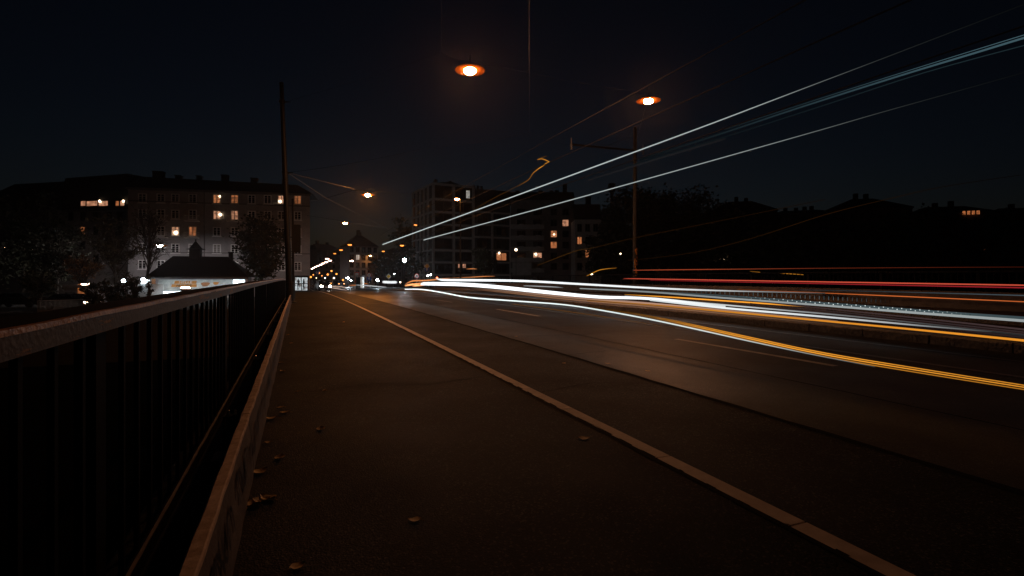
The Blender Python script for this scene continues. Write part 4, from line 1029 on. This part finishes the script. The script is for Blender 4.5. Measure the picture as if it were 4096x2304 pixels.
# rooftop tower and orange-lit chimney
tw = at(2447, 1115, 150); root = empty('antenna_tower', (tw.x, tw.y, -1), 0, 'slim tower with a boxy antenna head against the sky left of the far mast', 'tower')
h1 = at(2447, 838, 150).z + 1; h2 = at(2447, 770, 150).z + 1; h3 = at(2447, 734, 150).z + 1
MB().lathe([(3, 0), (3, h1), (.9, h1 + .3), (.45, h1 + 1), (.42, h2)], n=10).build('shaft', M['stucco_dark'], root)
MB().lathe([(.6, h2), (1.1, h2 + .4), (1.1, h3 - .3), (.9, h3)], n=8).build('antenna_head', M['bay'], root)
tw = at(1661, 1115, 140); root = empty('tall_chimney', (tw.x, tw.y, -1), 0, 'square chimney lit dull orange left of the grid-fronted block', 'chimney')
h3 = at(1661, 802, 140).z + 1
MB().box(-.5, .5, -.5, .5, 0, h3).box(-.65, .65, -.65, .65, h3, h3 + .3).build('stack', M['brick'], root)
MB().ell((.2, -.7, h3 + .5), .25, .25, .25, 8, 5).ell((.5, -.7, h3 - 3.2), .2, .2, .2, 8, 5).build('warning_lamp', M['tail'], root)

# houses along the far street
def plain_house(pa, Za, pb, Zb, pt_, ridge, label, mat='stucco_dark', rows_=5, cols_=4, litset=(), hip=2.5, z0=-.7, depth=11, chim=2, seed=0, panes=('lit', 'lit2'), wsz=(1.2, 1.7)):
    f = Front('town_house', pa, Za, pb, Zb, z0, label); rt = f.root; W = f.W; pm = (pa + pb) / 2; top = f.pt(pm, pt_)[1]; rz = f.pt(pm, ridge)[1]
    block_side(f, depth, top, mat)
    s = MB(); s.v = [(-.3, -.4, top), (W + .3, -.4, top), (W + .3, depth + .3, top), (-.3, depth + .3, top), (hip, depth / 2, rz), (W - hip, depth / 2, rz)]
    s.f = [(0, 1, 5, 4), (1, 2, 5), (2, 3, 4, 5), (3, 0, 4), (3, 2, 1, 0)]
    roof = s.build('roof', M['roof'], rt); rnd = random.Random(seed)
    for i in range(chim):
        x = hip + (W - 2 * hip) * (i + .5 + rnd.uniform(-.25, .25)) / max(1, chim); 
        MB().box(x - .5, x + .5, depth / 2 - .6, depth / 2 + .4, rz - 1, rz + rnd.uniform(.7, 1.5)).build('chimney', M['roof'], roof)
    MB().box(-.2, W + .2, -.3, 0, top - .4, top - .02).build('cornice', M['ledge'], rt)
    fh = top / rows_
    for r_ in range(rows_):
        for c_ in range(cols_):
            p = panes[(r_ + c_) % len(panes)] if (r_, c_) in litset else 'glass'
            window(rt, W * (c_ + .5) / cols_, fh * (r_ + .55), wsz[0], wsz[1], p, 'ledge' if mat != 'stucco' else 'frame', 'split')
    return f
plain_house(1268, 205, 1372, 215, 1000, 975, 'dark house behind the amber trio on the left of the far street', rows_=5, cols_=4, seed=1)
plain_house(1395, 160, 1512, 165, 985, 934, 'gabled dark house with faint windows at the end of the square', 'stucco_grey', 5, 5, ((3, 1),), hip=4, seed=2, panes=('lit3',))
plain_house(1250, 330, 1300, 380, 1060, 1045, 'tiny distant house far down the street on the left', rows_=4, cols_=4, seed=3)
plain_house(1330, 260, 1400, 230, 1050, 1030, 'low distant house on the right of the far street', 'stucco_grey', rows_=4, cols_=5, litset=((0, 1), (0, 3)), seed=4)
plain_house(1515, 190, 1690, 180, 1010, 985, 'dark long house hidden behind the trees beside the grid-fronted block', rows_=5, cols_=7, seed=5)
plain_house(2840, 155, 3110, 150, 842, 795, 'broad black house with one bluish attic light right of the far tree mass', rows_=5, cols_=8, litset=((2, 2),), seed=6, hip=6, z0=GROUND, panes=('lit3',), chim=2, wsz=(1.0, 1.3))
plain_house(3100, 150, 3330, 145, 850, 832, 'black row house with a flat roofline and four chimneys', rows_=5, cols_=7, seed=7, chim=4, z0=GROUND)
plain_house(3320, 140, 3650, 135, 832, 783, 'big black gabled house rising above its neighbours on the far bank', rows_=5, cols_=9, seed=8, hip=7, chim=2, z0=GROUND)
fz = plain_house(3655, 135, 4000, 130, 850, 815, 'black house with a bright slanted studio window in its roof at the right', rows_=5, cols_=9, litset=((2, 2), (2, 7)), seed=9, hip=5, chim=2, z0=GROUND, wsz=(.7, .9), panes=('lit',))
plain_house(4002, 132, 4300, 128, 850, 820, 'black house cut off by the right edge of the photo', rows_=5, cols_=8, seed=10, z0=GROUND)
# slanted studio window in that roof
l, z = fz.pt(3880, 852); s = MB()
root = fz.root
for i in range(4):
    x0 = l - 2 + i * 1.0
    window(root, x0 + .4, z, .8, 1.1, 'lit', 'black', 'none', y=-.62, sill=False, name='studio_window')
l, z = b1.pt(100, 900)
for px, py, Z, w_, h_, lb in ((2902, 900, 149, 2.2, .9, ''),):
    pass

# ------------------------------------------------------------------ trees
def tree(base, H, cw, ch, seed, mat, label, group, n=2600, leaf=.34, clumps=26, trunk=.22, bare=False, name='tree', low=.0):
    rnd = random.Random(seed); root = empty(name, base, 0, label, 'tree', group)
    s = MB(); lean = Vector((rnd.uniform(-.04, .04), rnd.uniform(-.04, .04), 1))
    th = H - ch * .55
    s.tube([lean * (th * i / 5) + Vector((.08 * math.sin(i * 1.7 + seed), .06 * math.cos(i * 2.1), 0)) * (i > 0) for i in range(6)], [trunk * (1.25 if i == 0 else 1 - .13 * i) for i in range(6)], 8)
    C = []
    for i in range(clumps):
        while True:
            v = Vector((rnd.uniform(-1, 1), rnd.uniform(-1, 1), rnd.uniform(-1, 1)))
            if .25 < v.length < 1: break
        v = v.normalized() * (.45 + .55 * rnd.random())
        c = Vector((v.x * cw / 2, v.y * cw / 2, H - ch / 2 + v.z * ch / 2 * (1.05 if v.z > 0 else .95)))
        C.append((c, rnd.uniform(.55, 1.1)))
        a = lean * (th * rnd.uniform(.45, .98)); m_ = a.lerp(c, .5) + Vector((0, 0, rnd.uniform(-.3, .4)))
        s.tube([a, m_, c], [trunk * .38, trunk * .22, trunk * .06], 5)
        if bare:
            for q in range(9):
                e = c + Vector((rnd.gauss(0, 1), rnd.gauss(0, 1), rnd.gauss(.4, .8))).normalized() * rnd.uniform(.6, 1.7)
                st_ = m_.lerp(c, rnd.uniform(.1, 1)); s.tube([st_, st_.lerp(e, .5) + Vector((0, 0, .12)), e], [.035, .022, .009], 4)
    s.build('trunk', M['bark'], root)
    k = MB(); per = max(1, n // clumps)
    for c, sz in C:
        rad = sz * (cw * ch * cw) ** (1 / 3) * .17
        for i in range(per):
            d = Vector((rnd.gauss(0, 1), rnd.gauss(0, 1), rnd.gauss(0, .75))) * rad * .62
            p = c + d; L = leaf * rnd.uniform(.5, 1.3)
            u = Vector((rnd.gauss(0, 1), rnd.gauss(0, 1), rnd.gauss(0, .6))).normalized(); v = u.cross(Vector((rnd.gauss(0, 1), rnd.gauss(0, 1), rnd.gauss(0, 1)))).normalized()
            k.quad(p - u * L * .6, p - v * L * .32 + u * L * .05, p + u * L * .6, p + v * L * .32)
    k.build('crown', M[mat], root)
    return root
def tree_px(px, pbase, ptop, Z, wpx, seed, mat, label, group, frac=.75, zb=GROUND, **kw):
    b = at(px, HOR, Z); tp = at(px, ptop, Z).z; H = tp - zb
    return tree((b.x, b.y, zb), H, wpx * Z / F, H * frac, seed, mat, label, group, **kw)
GL = 'trees on the left bank'; GM = 'trees at the junction'; GRt = 'trees on the far bank'
tree_px(1052, 0, 838, 62, 185, 1, 'leafA', 'dense round tree in front of the pale house, left of the leaning mast', GL, .86, n=6500, clumps=44, leaf=.34)
tree_px(585, 0, 800, 60, 130, 2, 'leafC', 'nearly bare upright tree in front of the left end of the pale house', GL, .7, n=500, clumps=26, leaf=.22, bare=True)
tree_px(465, 0, 835, 56, 175, 3, 'leafC', 'half-bare dark tree before the house with the lit attic', GL, .75, n=1500, clumps=30, leaf=.24, bare=True)
tree_px(330, 0, 1010, 54, 120, 4, 'leafB', 'low yellowing tree above the cup-shaped lantern', GL, .6, n=1200, clumps=20, leaf=.22, bare=True)
tree_px(225, 0, 850, 60, 190, 5, 'leafA', 'dark spreading tree left of the pavilion', GL, .8, n=3000, clumps=36, bare=True)
tree_px(90, 0, 735, 64, 240, 6, 'leafA', 'tall black tree near the left edge', GL, .8, n=4200, clumps=44)
tree_px(-30, 0, 760, 60, 200, 7, 'leafA', 'black tree cut off by the left edge', GL, .8, n=3000, clumps=36)
tree_px(165, 0, 1060, 48, 110, 8, 'leafA', 'low bushy tree below the small warm lamps', GL, .75, n=1400, clumps=22, leaf=.22)
tree_px(535, 0, 1085, 47, 55, 9, 'leafA', 'ivy-clad dark trunk beside the cold white lamp', GL, .8, n=1300, clumps=22, leaf=.16, trunk=.3)
tree_px(596, 0, 1110, 47, 26, 10, 'leafA', 'slim ivy-clad trunk close to the kiosk corner', GL, .9, n=600, clumps=14, leaf=.14)
tree_px(1502, 0, 1024, 150, 62, 11, 'leafB', 'autumn tree glowing orange under a street lamp', GM, .7, n=1500, clumps=24, leaf=.6, zb=-.7)
tree_px(1545, 0, 1012, 140, 90, 12, 'leafA', 'dark tree right of the orange autumn tree', GM, .8, n=1600, clumps=26, leaf=.6, zb=-.7)
tree_px(1612, 0, 850, 150, 90, 13, 'leafA', 'tall dark tree rising left of the grid-fronted block', GM, .85, n=2200, clumps=32, leaf=.65, zb=-.7)
tree_px(1655, 0, 985, 118, 80, 14, 'leafA', 'dark low tree at the corner of the grid-fronted block', GM, .8, n=1500, clumps=22, leaf=.5, zb=-.7)
tree_px(1935, 0, 985, 100, 100, 15, 'leafA', 'dark young tree before the lower wing, right of the post lamp', GM, .75, n=1800, clumps=26, leaf=.4, zb=-.7)
for i, (px, ptop, Z, wpx, lb) in enumerate(((395, 1128, 45, 110, 'dark rounded bush right of the orange shutter'), (468, 1140, 46, 90, 'dark rounded bush left of the blazing cold lamp'))):
    tree_px(px, 0, ptop, Z, wpx, 30 + i, 'leafA', lb, 'bushes on the left bank', .95, n=1800, clumps=26, leaf=.2, trunk=.08, name='bush')
RT_ = [(2440, 870, 112, 150, 'dark tree behind the far mast, left end of the tree mass'), (2520, 775, 118, 190, 'dark tree crossed by the far mast, broad crown'),
       (2612, 738, 122, 180, 'highest dark tree of the mass right of the far mast'), (2735, 758, 124, 200, 'dark tree next right of the highest one'),
       (2850, 790, 122, 180, 'dark tree where the mass begins to fall to the right'), (2950, 850, 112, 170, 'lower dark tree in front of the broad black house'),
       (3090, 905, 108, 170, 'low dark tree before the black row house'), (3240, 930, 106, 170, 'low dark tree left of the big gabled house'), (3400, 900, 104, 190, 'dark tree before the big gabled house'),
       (3560, 860, 104, 190, 'taller dark tree at the right end of the big gabled house'), (3740, 840, 104, 170, 'tall dark tree left of the studio window'), (3980, 880, 102, 200, 'dark tree right of the studio window'),
       (4120, 850, 100, 190, 'dark tree at the right edge')]
for i, (px, ptop, Z, wpx, lb) in enumerate(RT_):
    tree_px(px, 0, ptop, Z, wpx * 1.15, 40 + i, 'leafA', lb, GRt, .9, n=9000 if 0 < i < 5 else 4200, clumps=64, leaf=.75)

# ------------------------------------------------------------------ signs, shelter, vehicles, people at the junction
def sign(px, py0, Z, plates, label, zb=-.7, name='traffic_sign'):
    b = at(px, HOR, Z); root = empty(name, (b.x, b.y, zb), -PSI, label, 'traffic sign', 'traffic signs at the junction')
    h = at(px, py0, Z).z - zb + .25
    MB().tube([(0, 0, 0), (0, 0, h)], .04, 6).build('post', M['tin'], root)
    for kind, py in plates:
        z = at(px, py, Z).z - zb
        def disc(r, y0, y1, mat, nm, par=root, n=20, rot=0):
            return MB().prism([(r * math.cos(2*math.pi*i/n + rot), z + r * math.sin(2*math.pi*i/n + rot)) for i in range(n)], y0, y1, 'y').build(nm, M[mat], par)
        if kind == '30':
            p = disc(.42, -.09, -.06, 'red', 'plate'); disc(.32, -.10, -.092, 'white', 'face', p)
            o = link('lettering', text_mesh('30', .38, M['black']), p, (0, -.108, z)); o.rotation_euler = (R(90), 0, 0)
        elif kind == 'arrow':
            p = disc(.42, -.09, -.06, 'blue', 'plate')
            MB().prism([(-.06, z - .25), (.06, z - .25), (.06, z - .02), (.2, z - .02), (.0, z + .26), (-.2, z - .02), (-.06, z - .02)], -.1, -.092, 'y').build('arrow', M['white'], p)
        elif kind == 'prio':
            p = disc(.5, -.09, -.06, 'white', 'plate', n=4); disc(.36, -.10, -.092, 'yellow', 'face', p, 4)
        elif kind == 'board':
            p = MB().box(-.42, .42, -.09, -.06, z - 1.0, z + 1.0).build('plate', M['red'], root)
            MB().box(-.3, .3, -.1, -.092, z - .5, z + .85).build('face', M['white'], p)
    return root
sign(1477, 1096, 92, [('30', 1100), ('arrow', 1114)], 'speed limit and blue arrow signs on one post by the tram shelter')
sign(1555, 1101, 92, [('prio', 1106)], 'small yellow diamond sign above the white vehicle glow')
sign(1708, 1058, 84, [('prio', 1065), ('arrow', 1078)], 'yellow diamond and blue arrow signs on a post before the grid-fronted block')
sign(1667, 1100, 88, [('30', 1104)], 'round speed limit sign left of the yellow diamond and arrow')
sign(1428, 1100, 96, [('board', 1110)], 'tall red board with white face above the tram shelter')
sign(1267, 1080, 82, [('arrow', 1090)], 'dark round arrow sign right of the corner house shop', -.7)

b = at(1436, HOR, 95); root = empty('tram_shelter', (b.x, b.y, -.7), -PSI, 'small glazed tram stop shelter under the red and white board', 'shelter')
k = 95 / F
MB().box(-18 * k, 18 * k, -.7, .9, 2.35, 2.5).build('shelter_roof', M['tin'], root)
s = MB()
for x in (-16 * k, 0, 16 * k): s.box(x - .04, x + .04, .7, .78, 0, 2.35)
s.build('frame', M['black'], root)
MB().box(-16 * k, 16 * k, .73, .75, .4, 2.2).build('glass_wall', M['glass'], root)
MB().box(10 * k, 17 * k, -.6, .6, .2, 2.2).build('advert_case', M['lit3'], root)
MB().box(-10 * k, 6 * k, .3, .6, .42, .48).box(-9 * k, -8.6 * k, .35, .55, 0, .42).box(5 * k, 5.4 * k, .35, .55, 0, .42).build('bench', M['black'], root)

def car(p, rz, mat, label, lamps='head'):
    root = empty('car', p, rz, label, 'car', 'cars')
    prof = [(-2.1, .3), (-2.15, .7), (-1.9, .92), (-1.2, .98), (-.6, 1.42), (.9, 1.45), (1.6, 1.0), (2.1, .9), (2.15, .35)]
    s = MB().prism(prof, -.85, .85, 'x'); s.v = [(x * (.82 if z > 1.2 else 1), y, z) for x, y, z in s.v]
    s.build('body', M[mat], root)
    g_ = MB().prism([(-1.08, 1.02), (-.58, 1.36), (.85, 1.38), (1.42, 1.03)], -.857, .857, 'x'); g_.v = [(x * (.86 if z > 1.2 else 1), y, z) for x, y, z in g_.v]
    g_.build('side_windows', M['glass'], root)
    MB().quad((-.7, -1.17, 1.02), (.7, -1.17, 1.02), (.6, -.63, 1.41), (-.6, -.63, 1.41)).build('windscreen', M['glass'], root)
    for x in (-.8, .8):
        for y in (-1.35, 1.3):
            wv = MB().lathe([(.12, -.1), (.31, -.1), (.32, -.06), (.32, .06), (.31, .1), (.12, .1)], n=14)
            wv.v = [(z, a, b2) for a, b2, z in wv.v]; wv.build('wheel', M['rubber'], root, (x, y, .32))
    for x in (-.62, .62): MB().ell((x, -2.13, .68), .2, .06, .12, 10, 5).build('headlight', M[lamps], root)
    return root
p = at(1292, HOR, 78); car((p.x, p.y, zr(p.y) + .002), R(8), 'carbody', 'oncoming car with dazzling headlights at the end of the bridge')
p = at(1354, HOR, 125); car((p.x, p.y, -.7), R(15), 'carbody', 'parked car with two orange front lights in the far street', 'tail')
p = at(1322, HOR, 140); car((p.x, p.y, -.7), R(-15), 'carwhite', 'pale car standing in the far street behind the headlights', 'tail')
p = at(285, HOR, 47); car((p.x, p.y, GROUND), R(60), 'carbody', 'car with one lamp showing in front of the pavilion on the left bank', 'warmwhite')
p = at(75, HOR, 50); car((p.x, p.y, GROUND), R(80), 'carbody', 'dark parked car under the trees at the left edge', 'glass')

def person(px, Z, zb, label, step=.12, rz=0, mat='cloth'):
    b = at(px, HOR, Z)
    V = [(0,0,.95,.13), (0,0,1.15,.12), (0,0,1.38,.15), (0,0,1.5,.06), (0,-.01,1.6,.095), (0,0,1.70,.085),
         (.19,0,1.40,.06), (.25,.02,1.13,.045), (.27,-.05,.88,.035), (-.19,0,1.40,.06), (-.25,-.02,1.13,.045), (-.26,-.1,.90,.035),
         (.09,0,.90,.095), (.10,-step*.6,.50,.065), (.10,-step*.2,.09,.045), (.11,-step*.2-.14,.04,.04),
         (-.09,0,.90,.095), (-.10,step*.5,.50,.065), (-.10,step*1.2,.09,.045), (-.11,step*1.2-.14,.04,.04)]
    E = [(0,1),(1,2),(2,3),(3,4),(4,5),(2,6),(6,7),(7,8),(2,9),(9,10),(10,11),(0,12),(12,13),(13,14),(14,15),(0,16),(16,17),(17,18),(18,19)]
    me = bpy.data.meshes.new('person'); me.from_pydata([v[:3] for v in V], E, []); me.materials.append(M[mat])
    o = bpy.data.objects.new('person_source', me); col.objects.link(o)
    m_ = o.modifiers.new('skin', 'SKIN'); 
    for i, v in enumerate(V): me.skin_vertices[0].data[i].radius = (v[3], v[3] * .8); 
    me.skin_vertices[0].data[0].use_root = True
    o.modifiers.new('sub', 'SUBSURF').levels = 1
    bpy.context.view_layer.update()
    m2 = bpy.data.meshes.new_from_object(o.evaluated_get(bpy.context.evaluated_depsgraph_get())); bpy.data.objects.remove(o)
    m2.name = 'person'; m2.materials.clear(); m2.materials.append(M[mat])
    P = link('person', m2); P.location = (b.x, b.y, zb); P.rotation_euler = (0, 0, rz); tag(P, label, 'person', 'people near the corner shop')
    h = MB().ell((0, .01, 1.66), .10, .11, .09, 10, 5).build('hair', M['black'], P)
    return P
person(1193, 77, -.5, 'person in a dark coat standing before the lit corner shop', .05, .4)
person(1215, 79, -.52, 'person in dark clothes in front of the right shop pane', .2, -1.2)
person(1248, 76, -.5, 'person in dark clothes right of the corner shop, near the headlights', .25, 1.1)

# ------------------------------------------------------------------ night air
hz_ = MB().box(-390, 390, -85, 490, -7.4, 70).build('haze', None) if False else None
m = bpy.data.materials.new('night_air'); m.use_nodes = True; nt = m.node_tree
for n_ in list(nt.nodes):
    if n_.type == 'BSDF_PRINCIPLED': nt.nodes.remove(n_)
pv_ = nt.nodes.new('ShaderNodeVolumePrincipled'); pv_.inputs['Color'].default_value = (.9, .92, 1, 1); pv_.inputs['Density'].default_value = .0003; pv_.inputs['Anisotropy'].default_value = .8
outn = [n_ for n_ in nt.nodes if n_.type == 'OUTPUT_MATERIAL'][0]; nt.links.new(pv_.outputs[0], outn.inputs['Volume'])
hz_ = MB().box(-390, 390, -85, 490, -7.4, 60).build('haze', m); hz_['kind'] = 'stuff'
